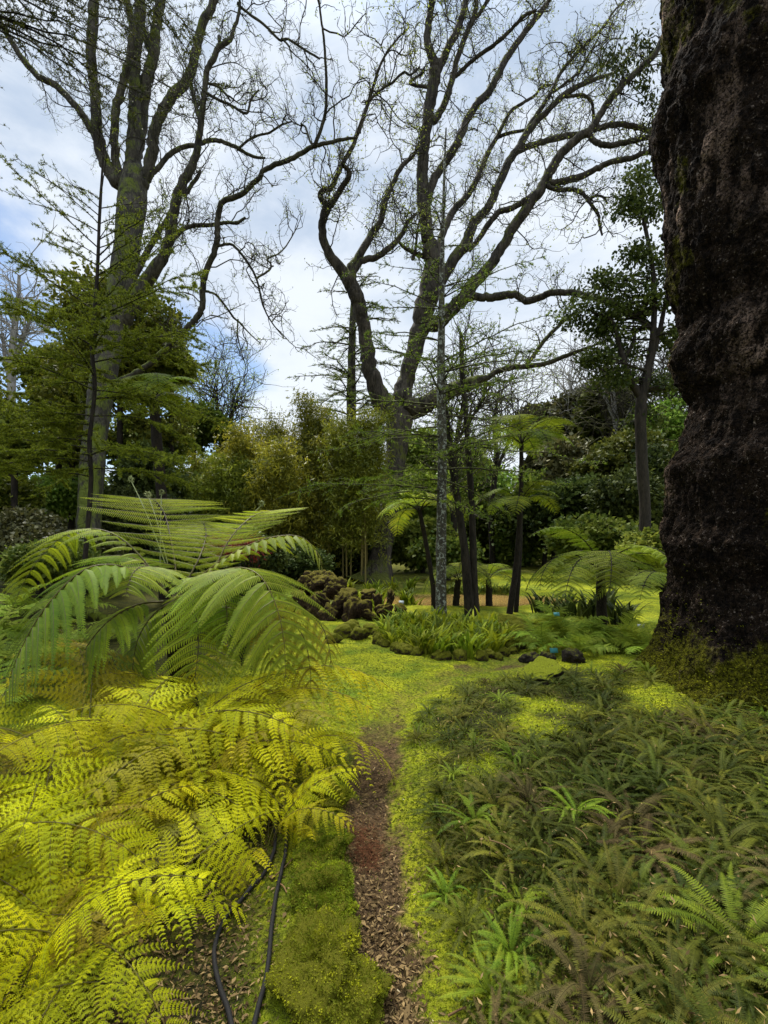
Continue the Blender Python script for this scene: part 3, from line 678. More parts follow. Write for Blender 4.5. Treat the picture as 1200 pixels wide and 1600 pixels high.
LEFT = [
 [(128,945,36),(133,900,27),(136,860,23),(139,800,21),(143,740,21),(149,680,21),(158,610,22),(171,545,23),(184,485,24),(193,430,25),(200,370,25),(206,315,26),(208,285,24),(209,262,17),(210,240,8)],
 [(190,288,16),(180,280,14),(163,250,12),(152,212,11),(150,175,9.6),(147,137,9.6),(142,100,9.4),(145,50,9.2),(146,5,9),(145,-40,8)],
 [(150,212,8),(140,198,6.6),(122,171,6.6),(101,146,6.4),(82,130,6.2),(60,120,6),(40,97,5.6),(24,75,5.4),(10,52,5.2),(-2,30,5),(-22,0,4.4)],
 [(196,285,10),(183,262,8.6),(179,225,7.8),(180,180,7.6),(189,138,7.4),(200,100,7),(206,62,6.8),(205,28,6.6),(196,-10,6)],
 [(208,282,17),(208,245,14.5),(210,200,13),(210,150,11),(211,100,10),(215,50,10.4),(220,0,10),(223,-40,9)],
 [(212,240,12),(220,200,11),(225,152,10.6),(232,113,10.6),(241,76,10),(247,28,9),(250,0,8.6),(256,-40,7.6)],
 [(238,85,6),(231,72,5.6),(225,50,5),(222,20,4.4)],
 [(220,290,13),(229,270,11.5),(237,238,10.6),(241,205,9.8),(251,180,9.6),(266,155,9.6),(286,132,9.4),(299,111,9),(307,76,8.4),(317,38,8),(330,10,7.6),(342,-15,7)],
 [(232,280,6),(239,270,5),(250,259,4.8),(265,242,4.6),(285,230,4.4),(305,227,4.4),(325,220,4.2),(342,220,4),(362,227,3.8),(380,237,3.4),(397,245,3),(415,247,2)],
 [(372,233,2.4),(387,220,2.3),(405,211,2.2),(422,207,2.1),(440,195,2),(456,190,1.4)],
 [(188,505,18),(201,488,15),(220,456,14.5),(240,422,12.4),(257,396,10.5),(268,362,9.8),(270,340,9.4),(276,312,9.2),(287,282,9),(300,260,7.8),(308,236,6.8),(312,207,6.4),(316,175,6),(320,140,5.6),(323,112,5.6),(333,92,5.4),(343,73,5.2),(360,62,4.4),(365,45,3.6),(372,27,3),(375,5,2.4),(372,-20,2)],
 [(344,74,4),(342,57,3.6)],
 [(270,372,5),(286,358,4.4),(305,352,4.2),(330,352,3.8),(350,348,3.4),(372,347,3.2),(384,340,2.4)],
 [(290,302,4),(300,287,4),(309,276,3.6),(313,266,2.8)],
 [(320,143,3),(340,155,2.8),(362,165,2.6),(385,177,2.4),(392,155,2.2),(405,140,1.5)],
 [(323,130,2.6),(340,135,2.4),(353,148,2.2),(360,158,1.6)],
 [(311,184,4),(303,152,3.8),(297,126,3.6)],
 [(200,448,7),(224,406,6),(245,366,5.4),(258,348,4.8),(268,330,4.2)],
 [(168,600,7),(196,592,6.4),(225,575,6),(250,555,5.8),(275,530,5.8),(294,511,5.8),(307,497,6),(316,480,6),(317,450,5.8),(322,422,5.8),(334,397,5.8),(340,370,5.8),(340,345,5.6),(346,318,5.2),(362,310,5.2),(380,302,5),(395,287,4.8),(407,275,4.8),(411,267,4.6),(430,257,4.6),(450,250,4.4),(470,240,4.4),(487,230,4.2),(500,226,3.8),(518,222,3.4),(540,217,3),(558,215,2)],
 [(492,226,4),(502,200,3.4),(509,170,3.2),(510,135,3),(509,105,2.7),(506,62,2.5),(502,32,2.2),(497,-5,2)],
 [(341,384,3),(352,382,2.8),(364,383,2.7),(378,398,2.6),(392,418,2.4),(401,436,2.2),(407,460,2),(412,480,1.8),(425,504,1.4),(443,527,.9)],
 [(319,455,2.6),(326,456,2.5),(338,461,2.3),(352,478,2.2),(365,496,2),(374,504,1.7),(390,521,1.3),(406,536,.9)],
 [(402,434,2.2),(421,422,2),(423,412,1.9),(418,405,1.7),(437,395,1.5),(450,380,1.3),(466,352,.9)],
 [(372,500,1.4),(371,520,1.3),(376,545,1.1),(384,572,.8)],
 [(372,7,2.6),(390,22,2.5),(417,42,2.4),(436,62,2.3),(450,61,2.2),(475,77,2.1),(500,92,2)],
 [(440,60,1.7),(452,74,1.6),(456,92,1.2)],
 [(485,222,2.2),(478,200,2),(470,193,1.7)],
]
lef, LG = bare_tree('tall_bare_tree', 'tall bare tree with a fan of mossy upright stems behind the feathery sapling', LEFT, 14.0, 9,
          {1: -.8, 3: -1.6, 4: .8, 5: 1.5, 7: -.5, 10: -1.5, 18: -3.0, 2: -1.2}, M['bark_left'], M['bark_twig'], (300, 1600, 7200), .055, 12000, scale=.72, tr=.72, thin=.78)

# ------------------------------------------------------------------ the huge trunk at the right
def great_trunk():
    Y0 = 4.95; cx = 4.16; cy = 5.05; z0 = float(gh(cx, cy)) - .15
    edge = np.array([(1033,-140),(1036,-60),(1037,0),(1046,60),(1024,130),(1026,165),(1040,205),(1046,330),(1049,400),(1056,432),(1074,490),(1056,540),(1066,580),(1086,612),(1076,660),(1070,690),(1046,722),(1051,760),(1053,800),(1042,850),(1056,905),(1050,960),(1042,1000),(1030,1045),(1012,1080),(985,1110),(962,1130)], float)
    zz = CAMZ + (HY - edge[:, 1]) / F * Y0; xe = (edge[:, 0] - CX) / F * Y0
    o = np.argsort(zz); zz, xe = zz[o], xe[o]
    nz, na = 620, 420
    z = np.linspace(z0, 9.5, nz); a = np.linspace(0, 2 * PI, na, endpoint=False)
    ra = np.interp(z, zz, cx - xe); ra = np.where(z > zz[-1], ra[np.argmin(np.abs(z - zz[-1]))], ra)
    Z, AA = np.meshgrid(z, a, indexing='ij')
    # the outline belongs to the side facing west; round the trunk it drifts into other lumps of the same kind
    R0 = 1.28 + .03 * np.sin(AA * 2 + 1)
    sh = .5 + .5 * np.cos(AA - PI); sh = sh ** 2
    circ = np.stack([np.cos(AA) * 1.0, np.sin(AA) * 1.0, Z * .9], -1)
    lump = .16 * fbm(circ * 1.5, 3, 81)
    R = R0 + (ra[:, None] - 1.28) * sh + lump * (1 - sh * .8)
    flare = np.exp(-np.maximum(Z - z0 - .1, 0) / .42)
    roots = .22 + .5 * np.maximum(0, np.cos(AA * 5 + .6 + .8 * np.sin(AA * 2))) ** 1.6
    R = R + flare * roots * (1 - sh * .85)
    X = cx + np.cos(AA) * R; Yy = cy + np.sin(AA) * R
    p = np.stack([X, Yy, Z], -1)
    d = .060 * fbm(p * A(4, 4, 2.2), 4, 83) + .055 * fbm(p * A(13, 13, 4), 4, 84) + .035 * np.abs(fbm(p * A(28, 28, 8), 3, 89)) + .07 * np.maximum(0, fbm(p * A(2.6, 2.6, 2.2), 3, 85) - .12) + .012 * vnoise(p * 45, 86)
    # deep pits and cankers
    pit = np.maximum(0, fbm(p * A(3.4, 3.4, 2.2), 3, 88) - .20); d = d - .22 * pit
    sag = -.205 + .008 * np.abs(np.sin(Z * 5.5 + 2.2 * fbm(p * 1.3, 2, 87)))
    R2 = d + sag
    p = p + np.stack([np.cos(AA), np.sin(AA), 0 * AA], -1) * R2[..., None]
    I, J = np.meshgrid(np.arange(nz - 1), np.arange(na), indexing='ij'); J2 = (J + 1) % na
    q = np.stack([I * na + J, I * na + J2, (I + 1) * na + J2, (I + 1) * na + J], -1).reshape(-1, 4)
    mb = MB(); mb.add(p, q); b = A(cx, cy, z0)
    root = thing('giant_tree', 'enormous dark trunk with knobbly bark and a mossy foot at the fern bed', 'tree', b)
    mo = sstep(1.35, .1, Z - z0 + .5 * fbm(p * 2.2, 3, 91)) * sstep(.25, .8, sh)
    mo = np.maximum(mo, .62 * sstep(.14, .4, fbm(p * A(2.6, 2.6, 1.3), 4, 92)) * sstep(.5, 2, Z))
    pale = sstep(.02, .20, fbm(p * A(6, 6, 1.9), 4, 93)) * sstep(-.2, .15, fbm(p * A(1.1, 1.1, .8), 2, 94)) * sstep(-.04, .04, d)
    mat = bpy.data.materials.new('giant_bark'); g = NT(mat); co = g.n('ShaderNodeTexCoord').outputs['Object']
    n1 = g.noise(co, 9, 6, .7, .4); n2n = g.noise(co, 40, 5, .75); v = g.n('ShaderNodeTexVoronoi', feature='DISTANCE_TO_EDGE'); v.inputs['Scale'].default_value = 26; g.l(co, v.inputs['Vector'])
    vm = g.n('ShaderNodeMapping'); vm.inputs['Scale'].default_value = (1, 1, .5); g.l(co, vm.inputs['Vector']); g.l(vm.outputs[0], v.inputs['Vector'])
    col = g.mix(g.ramp(g.math('ADD', g.math('MULTIPLY', n1, .5), g.math('MULTIPLY', n2n, .5)), .40, .66), (.0045, .0035, .0028), (.036, .023, .014))
    col = g.mix(g.math('MULTIPLY', g.attr('pale'), g.ramp(n2n, .40, .60)), col, (.46, .315, .23))
    fleck = g.math('MULTIPLY', g.ramp(g.noise(co, 34, 4, .75), .58, .64), g.ramp(n1, .45, .6)); col = g.mix(g.math('MULTIPLY', fleck, .7), col, (.30, .24, .19))
    mf = g.ramp(g.math('ADD', g.math('MULTIPLY', g.attr('mossy'), .9), g.math('MULTIPLY', g.math('SUBTRACT', n1, .5), 1.4)), .40, .75)
    mc = g.mix(g.ramp(n2n, .35, .65), (.010, .010, .003), (.12, .115, .006)); col = g.mix(mf, col, mc)
    h = g.math('ADD', g.math('ADD', n1, g.math('MULTIPLY', n2n, .6)), g.math('MULTIPLY', g.ramp(v.outputs['Distance'], 0, .15), .3))
    g.out(g.principled(col, .95, .05, g.bump(h, 1.0, .05)))
    mb.build('trunk', mat, root, b, smooth=True, extra={'mossy': mo.ravel(), 'pale': pale.ravel()})
    # moss cushions at the foot
    rng = np.random.default_rng(3); n = 16000
    ii = rng.integers(0, nz * na, n * 8); wgt = (mo * sstep(2.0, .2, Z - z0)).ravel()[ii]; ii = ii[rng.random(len(ii)) < wgt][:n]
    pp = p.reshape(-1, 3)[ii] + rng.normal(size=(len(ii), 3)) * .012
    out = np.stack([np.cos(AA), np.sin(AA), 0 * AA + .5], -1).reshape(-1, 3)[ii]
    mb = MB(); leaves(mb, pp, out + rng.normal(size=pp.shape) * .6, rng.normal(size=pp.shape), rng.uniform(.012, .030, len(ii)), .004, np.clip(.22 + .9 * fbm(pp * 3, 2, 5) + rng.normal(size=len(ii)) * .2, 0, 1))
    mo_ = mb.build('moss', M['moss_fuzz'], root, b); mo_['kind'] = 'stuff'
    # the first limbs, above the picture
    for k, (an, rise) in enumerate([(2.6, .8), (.3, 1.0), (4.4, .9)]):
        d0 = A(math.cos(an), math.sin(an), rise); st = A(cx, cy, 8.6 + .2 * k) + d0 * A(.6, .6, 0)
        W = walk(rng, st[None], d0[None], A(5.0), 8, .15, .1)[0]; mb = MB(); tubes(mb, W, np.linspace(.55, .15, 9), 12, .5, (.2, 2, k)); mb.build('limb', M['bark_great'], root, b, smooth=True)
    mb = MB(); tubes(mb, np.array([A(cx, cy, 9.3), A(cx + .1, cy, 11), A(cx + .4, cy + .2, 13.5)]), [1.25, .9, .5], 28, .5, (.2, 1.2, 9)); mb.build('upper_stem', M['bark_great'], root, b, smooth=True)
    return root
great_trunk()

# leafy climber hanging on the limb beside the great trunk
def climber():
    rng = np.random.default_rng(77); P = [p for p in CG[4][0]]
    pts = np.array(P); px = pts[:, 0] / pts[:, 1] * F + CX; sel = pts[(px > 960) & (px < 1042)]
    c = at(992, 100, 19.2); root = thing('climbing_plant', 'dark leafy climber hanging on the limb that meets the enormous trunk', 'climbing plant', sel[0])
    n = 900; cc = np.array([at(*p, sel[len(sel) // 2][1] + rng.normal() * .3) for p in [(985,75),(1000,60),(1005,95),(975,100),(960,110),(945,95),(1015,110),(990,125),(1005,130),(1018,150),(1022,170),(965,125),(1025,190),(1012,75),(1005,145),(955,85)]])
    k = rng.integers(0, len(cc), n); pos = cc[k] + rng.normal(size=(n, 3)) * .22
    mb = MB(); leaves(mb, pos, rng.normal(size=(n, 3)) * .6 - A(0, 0, .8), rng.normal(size=(n, 3)), rng.uniform(.16, .34, n), rng.uniform(.035, .06, n), rng.random(n))
    mb.build('foliage', M['leaf_dark'], root, sel[0])
    mb = MB(); st = np.repeat(sel[:1] * 0, len(cc), 0)
    for j, q in enumerate(cc):
        s0 = sel[np.argmin(np.linalg.norm(sel - q, axis=1))]; tubes(mb, np.array([s0, (s0 + q) / 2 + rng.normal(size=3) * .1, q]), [.03, .02, .01], 4)
    mb.build('stems', M['bark_dark'], root, sel[0])
climber()

# ------------------------------------------------------------------ feathery larch-like saplings
def needle_tree(name, label, path, Y0, brs, seed, bark, leafm, nd=.03, dens=1.0, shoots=14, cluster=5, group=None, tr_col=None, rbr=.016):
    """path: (px,py,r px); brs: (py, azimuth deg (0 = right, 90 = away), length m, rise, droop, needle density)"""
    rng = np.random.default_rng(seed)
    S = smooth_line(np.array(path, float), 6); Y = Y0 + 0 * S[:, 0]
    P = np.stack([(S[:, 0] - CX) / F * Y, Y, CAMZ + (HY - S[:, 1]) / F * Y], -1); R = S[:, 2] / F * Y
    b = P[0].copy(); b[2] = gh(b[0], b[1]) - .05; P[0, 2] = min(P[0, 2], b[2]); root = thing(name, label, 'tree', b, group)
    mb = MB(); tubes(mb, P, R, 14, .5, (.18, 5, seed)); mb.build('trunk', bark, root, b, smooth=True)
    wood, nee = MB(), MB()
    for (py, azd, L, rise, droop, dn) in brs:
        k = np.argmin(np.abs(S[:, 1] - py)); st = P[k]; az = math.radians(azd + rng.normal() * 6)
        h = A(math.cos(az), math.sin(az), 0); M_ = 11; t = np.linspace(0, 1, M_)
        wob = np.cumsum(rng.normal(size=(M_, 3)) * .025 * L, 0) * A(1, 1, .6)
        B = st + h * (t * L)[:, None] + A(0, 0, 1) * ((rise * t - droop * t ** 2) * L)[:, None] + wob * t[:, None]
        tubes(wood, B, rbr * min(1.4, L / 2 + .3) * (1 - t * .8), 5)
        ns = int(shoots * L / 2.2) + 3; u = rng.uniform(.12, 1, ns); sidev = np.cross(h, A(0, 0, 1))
        sg = np.where(np.arange(ns) % 2, 1, -1); C = interp_line(B, u); T = unit(interp_line(B, np.minimum(u + .05, 1)) - interp_line(B, np.maximum(u - .05, 0)))
        ls = L * rng.uniform(.16, .34, ns) * (1.1 - u * .6); d = sg[:, None] * sidev * .85 + T * .7 + rng.normal(size=(ns, 3)) * .15
        W = walk(rng, C, d, ls, 5, .13, -.01); tubes(wood, W, .006 * np.linspace(1, .4, 6)[None] * np.ones((ns, 1)) * (Y0 / 9), 3)
        ss = []
        for Wl, q in ((W, dn), (B[None], dn * .6)):
            seg = np.linalg.norm(np.diff(Wl, axis=1), axis=2).sum(1); nt = int(seg.sum() / .035 * q * dens)
            if nt < 1: continue
            kk = rng.choice(len(Wl), nt, p=seg / seg.sum()); f = rng.random(nt) * (Wl.shape[1] - 1); i0 = np.minimum(f.astype(int), Wl.shape[1] - 2); fr = (f - i0)[:, None]
            ss.append(Wl[kk, i0] * (1 - fr) + Wl[kk, i0 + 1] * fr)
        if not ss: continue
        tp = np.concatenate(ss); n = len(tp); tt = np.repeat(rng.random(n) * .7 + .15, cluster); pos = np.repeat(tp, cluster, 0)
        leaves(nee, pos, rng.normal(size=pos.shape) + A(0, 0, .35), rng.normal(size=pos.shape), rng.uniform(.6, 1.3, len(pos)) * nd, nd * .12, np.clip(tt + rng.normal(size=len(pos)) * .1, 0, 1))
    wood.build('branches', bark if tr_col is None else tr_col, root, b); nee.build('foliage', leafm, root, b)
    return root
rng = np.random.default_rng(31)
brs = []
for i in range(64):                                            # the sapling at the left
    py = 300 + 440 * (i / 63) ** .9; az = rng.choice([rng.uniform(140, 235), rng.uniform(-45, 45), rng.uniform(0, 360)], p=[.42, .38, .2])
    f = (py - 280) / 470; L = (.9 + 1.6 * f ** .7) * rng.uniform(.6, 1.1); up = np.interp(py, [300, 480, 600, 740], [.75, .55, .25, .05])
    brs.append((py, az, min(L, 2.6), up + rng.normal() * .08, .18 + .12 * f, np.interp(py, [300, 430, 560, 740], [.15, .45, 1.3, 1.6])))
needle_tree('feathery_sapling', 'feathery sapling in fresh green needles before the tall bare tree', [(128,985,4),(131,900,3.6),(142,760,3.3),(140,690,3.2),(148,610,3.1),(144,540,3),(152,430,2.6),(155,350,2.3),(159,280,1.8),(163,220,1.2)], 8.2, brs, 41, M['bark_dark'], M['needles'], .042, 2.2, 22, 6, rbr=.011)
brs = []
for i in range(58):                                            # the slender lichened one in the middle
    py = 320 + 460 * (i / 57); az = rng.uniform(0, 360); f = (py - 300) / 480
    L = (.7 + 1.9 * f ** .8) * rng.uniform(.7, 1.2); brs.append((py, az, min(L, 2.9), np.interp(py, [320, 600, 780], [.45, .20, .02]) + rng.normal() * .08, .18, np.interp(py, [320, 430, 560, 780], [.12, .5, .8, .7])))
brs += [(760,188,1.5,.22,.1,.9),(745,172,1.6,.12,.2,3.0),(775,200,1.7,.18,.15,3.0),(735,160,1.7,.05,.2,2.6),(700,10,3.0,.18,.05,.5),(640,175,2.6,.15,.02,.9),(560,178,2.4,.25,.1,.9)]
needle_tree('slender_sapling', 'slender lichen spotted sapling rising from the ring of strap leaved plants', [(691,985,9.5),(690,960,8.8),(689,900,8.2),(690,800,7.6),(691,700,7.2),(689,600,6.6),(690,500,5.4),(691,400,3.6),(693,320,2.6),(695,250,1.8),(697,200,1.2)], 9.7, brs, 43, M['bark_lichen'], M['needles'], .042, 1.1, 16, 5, tr_col=M['bark_twig'], rbr=.014)

# a dark evergreen beyond the frame whose boughs hang in over the tall bare tree
rng = np.random.default_rng(131); brs = []
for i in range(46):
    py = -330 + 360 * (i / 45); brs.append((py, rng.choice([rng.uniform(-30, 30), rng.uniform(0, 360)], p=[.75, .25]), rng.uniform(2.4, 4.4), rng.uniform(-.05, .25), rng.uniform(.18, .4), rng.uniform(.35, .8)))
needle_tree('overhanging_evergreen', 'evergreen outside the frame whose dark boughs hang in at the upper left', [(-150,990,12),(-148,700,11),(-145,400,10),(-140,100,8),(-138,-200,6),(-136,-420,3)], 7.2, brs, 49, M['bark_dark'], M['leaf_conifer'], .055, .8, 14, 5, rbr=.016)

# ------------------------------------------------------------------ the large tree fern at the left
def hero_fern():
    c = at(270, 935, 4.3); b = A(c[0] + .05, c[1] + .1, gh(c[0], c[1]) - .05)
    root = thing('tree_fern', 'broad low tree fern with great arching fronds behind the yellow ferns', 'tree fern', b)
    mb = MB(); tubes(mb, smooth_line(np.array([b, (b + c) / 2 + A(.03, 0, 0), c - A(0, 0, .05)]), 8), np.linspace(.13, .085, 17), 16, .5, (.35, 14, 4)); mb.build('trunk', M['stipe'], root, b, smooth=True)
    FR = [  # path in picture + depth, pinna length, pairs, pins, droop, pinnule ratio, pdroop, old?
     ([(262,930,4.25),(226,905,4.1),(186,884,3.9),(132,890,3.7),(74,945,3.5),(30,1020,3.4),(2,1100,3.35)], .60, 30, 30, .34, .15, .18, 0),
     ([(285,930,4.2),(312,918,4.05),(342,896,3.9),(376,887,3.7),(408,902,3.55),(432,948,3.45),(444,1005,3.4),(446,1060,3.4)], .58, 30, 30, .34, .15, .18, 0),
     ([(258,920,4.35),(222,872,4.45),(184,838,4.5),(140,826,4.5),(95,840,4.5),(50,888,4.5),(20,948,4.5)], .42, 28, 24, .36, .16, .2, 0),
     ([(272,915,4.4),(274,885,4.6),(266,838,4.9),(256,800,5.3),(243,782,5.8),(236,779,6.2)], .82, 24, 30, .06, .085, .75, 0),
     ([(300,915,4.35),(334,888,4.5),(354,850,4.7),(377,821,4.95),(407,801,5.25),(452,796,5.5)], .56, 20, 26, .06, .10, .75, 0),
     ([(292,918,4.3),(340,880,4.3),(388,852,4.3),(434,838,4.3),(472,840,4.3),(497,866,4.3),(506,900,4.3)], .40, 26, 22, .34, .16, .2, 0),
     ([(285,935,4.2),(350,948,4.1),(420,940,4.0),(467,950,3.9),(500,975,3.85),(514,1010,3.8),(518,1052,3.8)], .34, 26, 18, .75, .15, .2, 1),
     ([(285,940,4.2),(350,950,4.05),(410,955,3.9),(448,968,3.8),(474,995,3.7),(484,1040,3.65),(486,1085,3.6)], .36, 24, 20, .7, .16, .2, 1),
     ([(275,935,4.15),(290,930,3.95),(303,950,3.8),(310,1000,3.7),(305,1060,3.65)], .40, 24, 20, .3, .15, .2, 0),
     ([(255,940,4.2),(215,945,4.0),(170,970,3.8),(130,1020,3.7),(105,1090,3.65)], .48, 26, 24, .4, .15, .2, 0),
     ([(268,925,4.3),(252,895,4.15),(228,885,3.95),(208,895,3.75),(196,930,3.6)], .46, 26, 24, .3, .15, .2, 0),
     ([(285,920,4.35),(312,870,4.6),(322,835,5.0),(318,815,5.5)], .62, 22, 26, .08, .10, .6, 0),
     ([(280,940,4.2),(330,945,4.1),(380,960,4.0),(415,1000,3.9),(425,1060,3.9)], .44, 24, 22, .45, .15, .2, 0),
     ([(262,930,4.4),(225,880,4.7),(180,868,5.0),(130,880,5.2)], .44, 24, 22, .2, .15, .3, 0),
     ([(270,940,4.2),(240,960,4.1),(215,1000,4.0),(205,1060,3.95)], .42, 24, 22, .4, .15, .2, 0),
     ([(278,930,4.2),(296,905,4.05),(330,905,3.85),(352,940,3.7),(355,1000,3.6)], .46, 26, 24, .3, .15, .2, 0),
    ]
    for i, (pts, lm, pr, pn, dr, pw, pd, old) in enumerate(FR):
        rng = np.random.default_rng(200 + i); P = smooth_line(np.array([at(*p) for p in pts]), 5); mb, wd = MB(), MB()
        flat = i in (3, 4, 11)
        frond(mb, P, lm, max(14, int(pr * .72)) if not flat else 15, int(pn * 1.1) if not flat else int(pn * 1.5), 0, .17 if not flat else .12, 16 if not flat else 8, dr, .115 if not flat else pw, 28, pd if flat else .5, rng, (.42, .8) if not flat else (.75, .7), .45, 1.05 if not flat else .75, .010, wd, .2, lift=.0 if not flat else .06)
        f = mb.build('frond', M['fern_tree_old'] if old else M['fern_tree'] if not flat else M['fern_young'], root, b)
        wd.build('stalk', M['fern_stalk'], f, b)
    # unrolling croziers
    mat = leaf_mat('crozier', (.16, .17, .06), (.30, .32, .12), .1, .6)
    for (x0, y0, x1, y1, yy, n) in ((258, 880, 205, 752, 4.9, 0), (262, 880, 232, 776, 4.7, 1), (330, 890, 408, 790, 4.9, 0), (250, 890, 252, 772, 5.1, 1)):
        p0, p1 = at(x0, y0, 4.9), at(x1, y1, yy + .7); s = 1 if x1 > x0 else -1
        P = [p0 * (1 - t) + p1 * t + A(0, 0, .05 * math.sin(t * PI)) for t in np.linspace(0, 1, 8)]
        r0 = .034
        for k in range(1, 22):
            a = k / 21 * 2.6 * PI; r = r0 * (1 - k / 26); P.append(p1 + A(s * (math.sin(a) * r), 0, r0 - math.cos(a) * r - (r0 - r)))
        mb = MB(); P = np.array(P); tubes(mb, P, np.concatenate([np.linspace(.005, .0045, 8), np.linspace(.008, .005, 21)]), 7)
        rng = np.random.default_rng(int(x1)); k = rng.integers(5, len(P), 60)
        leaves(mb, P[k], rng.normal(size=(60, 3)), rng.normal(size=(60, 3)), .03, .006, rng.random(60))
        mb.build('crozier', mat, root, b, smooth=True)
hero_fern()

# ------------------------------------------------------------------ the yellow ferns
def yfrond(seed, L, rise, end, lm, pairs=17, pins=13, lobes=4, side=0.):
    rng = np.random.default_rng(seed); mb, wd = MB(), MB()
    frond(mb, arch(L, rise, end, 22, 1.15, side), lm, pairs, pins, lobes, .24, 26, rng.uniform(.35, .65), .104, 28, .10, rng, (.18, 1.0), .5, 1.0, .0032, wd, .3, jit=.18, lift=.03, gap=.10, wild=.13, tri=.55)
    return mb, wd
YF = []
for i, (L, r, e, lm, sd) in enumerate([(.95, 74, -38, .26, .06), (.85, 62, -58, .24, -.08), (1.0, 80, -25, .27, .1), (.78, 50, -70, .23, 0), (.90, 66, -78, .25, -.1), (.70, 38, -50, .21, .12), (.98, 76, -66, .26, 0.05)]):
    mb, wd = yfrond(300 + i, L, r, e, lm, side=sd)
    YF.append((mb.mesh('frond', M['fern_yellow']), wd.mesh('stalk', M['fern_stalk'])))
YF_OLD = []
for f, w in YF[:4]:
    f2 = f.copy(); f2.materials.clear(); f2.materials.append(M['fern_yellow_old']); YF_OLD.append((f2, w))
YF_GREEN = []
for f, w in YF:
    f2 = f.copy(); f2.materials.clear(); f2.materials.append(M['fern_far']); YF_GREEN.append((f2, w))
YF_LIME = []
for f, w in (YF[1], YF[4], YF[0]):
    f2 = f.copy(); f2.materials.clear(); f2.materials.append(M['fern_lime']); YF_LIME.append((f2, w))
YF_DEAD = []
for f, w in YF[3:5]:
    f2 = f.copy(); f2.materials.clear(); f2.materials.append(M['sword_brown']); YF_DEAD.append((f2, w))
def fern_plant(name, label, cat, x, y, z, n, seed, meshes, scale=1., group=None, azs=None, tilt=0, old=0.0, oldm=None, stalk=True, zadd=.0):
    rng = np.random.default_rng(seed); root = thing(name, label, cat, (x, y, z), group)
    a0 = rng.uniform(0, 360)
    for k in range(n):
        me, st = (oldm or meshes)[rng.integers(len(oldm or meshes))] if rng.random() < old else meshes[rng.integers(len(meshes))]
        f = link('frond', me, root); az = a0 + k * 360 / n + rng.normal() * 14 if azs is None else azs[k % len(azs)] + rng.normal() * 8
        s = scale * rng.uniform(.7, 1.22); f.scale = (s, s, s * rng.uniform(.9, 1.1)); f.rotation_euler = (math.radians(rng.normal() * 9 + tilt), math.radians(rng.normal() * 17), math.radians(az - 90))
        f.location = (rng.normal() * .03 * scale, rng.normal() * .03 * scale, zadd)
        if stalk: link('stalk', st, f) if st else None
    return root
YP = [  # px, Y, fronds, scale, label
 (300, 3.45, 18, 1.62, 'upright yellow fern right before the tree fern trunk'),
 (412, 3.30, 13, 1.15, 'yellow fern with arching fronds beside the hanging old tree fern frond'),
 (130, 1.86, 14, .80, 'golden fern low in the corner beside the bare earth with leaf litter'),
 (255, 3.25, 19, 1.5, 'tall yellow fern highest of the yellow clump, below the tree fern crown'),
 (120, 3.05, 17, 1.45, 'yellow fern spreading under the long drooping tree fern frond'),
 (335, 3.15, 17, 1.22, 'yellow fern beside the dark stone at the moss edge'),
 (30, 2.60, 15, 1.25, 'yellow fern half cut by the picture edge, above the lowest clump'),
 (170, 2.62, 17, 1.22, 'dense yellow fern in the middle of the yellow clump'),
 (290, 2.65, 16, .98, 'yellow fern with fronds hanging over the bare earth'),
 (418, 2.55, 12, .70, 'bright yellow fern leaning out over the path, above the black hoses'),
 (55, 2.05, 15, 1.08, 'yellow fern lowest at the corner, browning fronds'),
 (130, 2.12, 13, .85, 'yellow fern with brown flecked fronds beside the bare earth'),
 (-70, 3.0, 12, 1.1, 'yellow fern mostly outside the picture at the far left'),
 (-60, 2.1, 12, 1.0, 'yellow fern cut by the frame in the lower left'),
 (20, 1.66, 12, .85, 'yellow fern nearest the camera with feathery tips'),
 (385, 3.75, 11, .78, 'dull yellow fern under the hanging old tree fern frond'),
]
for i, (px, Y, n, s, lab) in enumerate(YP):
    x = (px - CX) / F * Y
    fern_plant('yellow_fern', lab, 'fern', x, Y, float(gh(x, Y)) - .02, max(9, int(n * .85)), 400 + i, YF, s * 1.06, 'yellow ferns in the near bed', old=.22 if i not in (10, 11) else .4, oldm=YF_OLD + YF_LIME[:3] + [YF_DEAD[i % 2]])

# ------------------------------------------------------------------ low sword ferns right of the path
def sword_mesh(seed, n, L, mat, rise=(18, 66), end=(-65, -12), w=.024, pairs=44, name='sword_fern', up=1.0):
    rng = np.random.default_rng(seed); mb = MB(); a0 = rng.uniform(0, 2 * PI)
    for k in range(n):
        l = L * rng.uniform(.7, 1.15); P = arch(l, rng.uniform(*rise), rng.uniform(*end), 14, rng.uniform(.9, 1.5), rng.normal() * .12)
        a = a0 + k * 2.4 + rng.normal() * .2; ca, sa = math.cos(a), math.sin(a)
        P = P @ np.array([[ca, sa, 0], [-sa, ca, 0], [0, 0, 1]]) + A(rng.normal() * .012, rng.normal() * .012, 0)
        frond(mb, P, w * rng.uniform(.8, 1.2) * (l / .4) ** .6, pairs, 0, 0, .12, 14, .18, .2, 20, .1, rng, (.3, .8), rng.uniform(.2, .8), .92, .0028, None, .5, jit=.10)
    return mb.mesh(name, mat)
SW = {}
for i, (k, m) in enumerate([('dark', 'sword_dark'), ('olive', 'sword_olive'), ('light', 'sword_light'), ('brown', 'sword_brown')]):
    SW[k] = [sword_mesh(500 + 10 * i + j, [24, 28, 20, 26][j], .42, M[m]) for j in range(4)]
LBL = {'dark': 'dark green sword fern among the low fern bed right of the path', 'olive': 'dull olive sword fern among the low fern bed right of the path',
       'light': 'fresh light green sword fern standing out in the low fern bed', 'brown': 'withered brown sword fern drying among the green low ferns'}
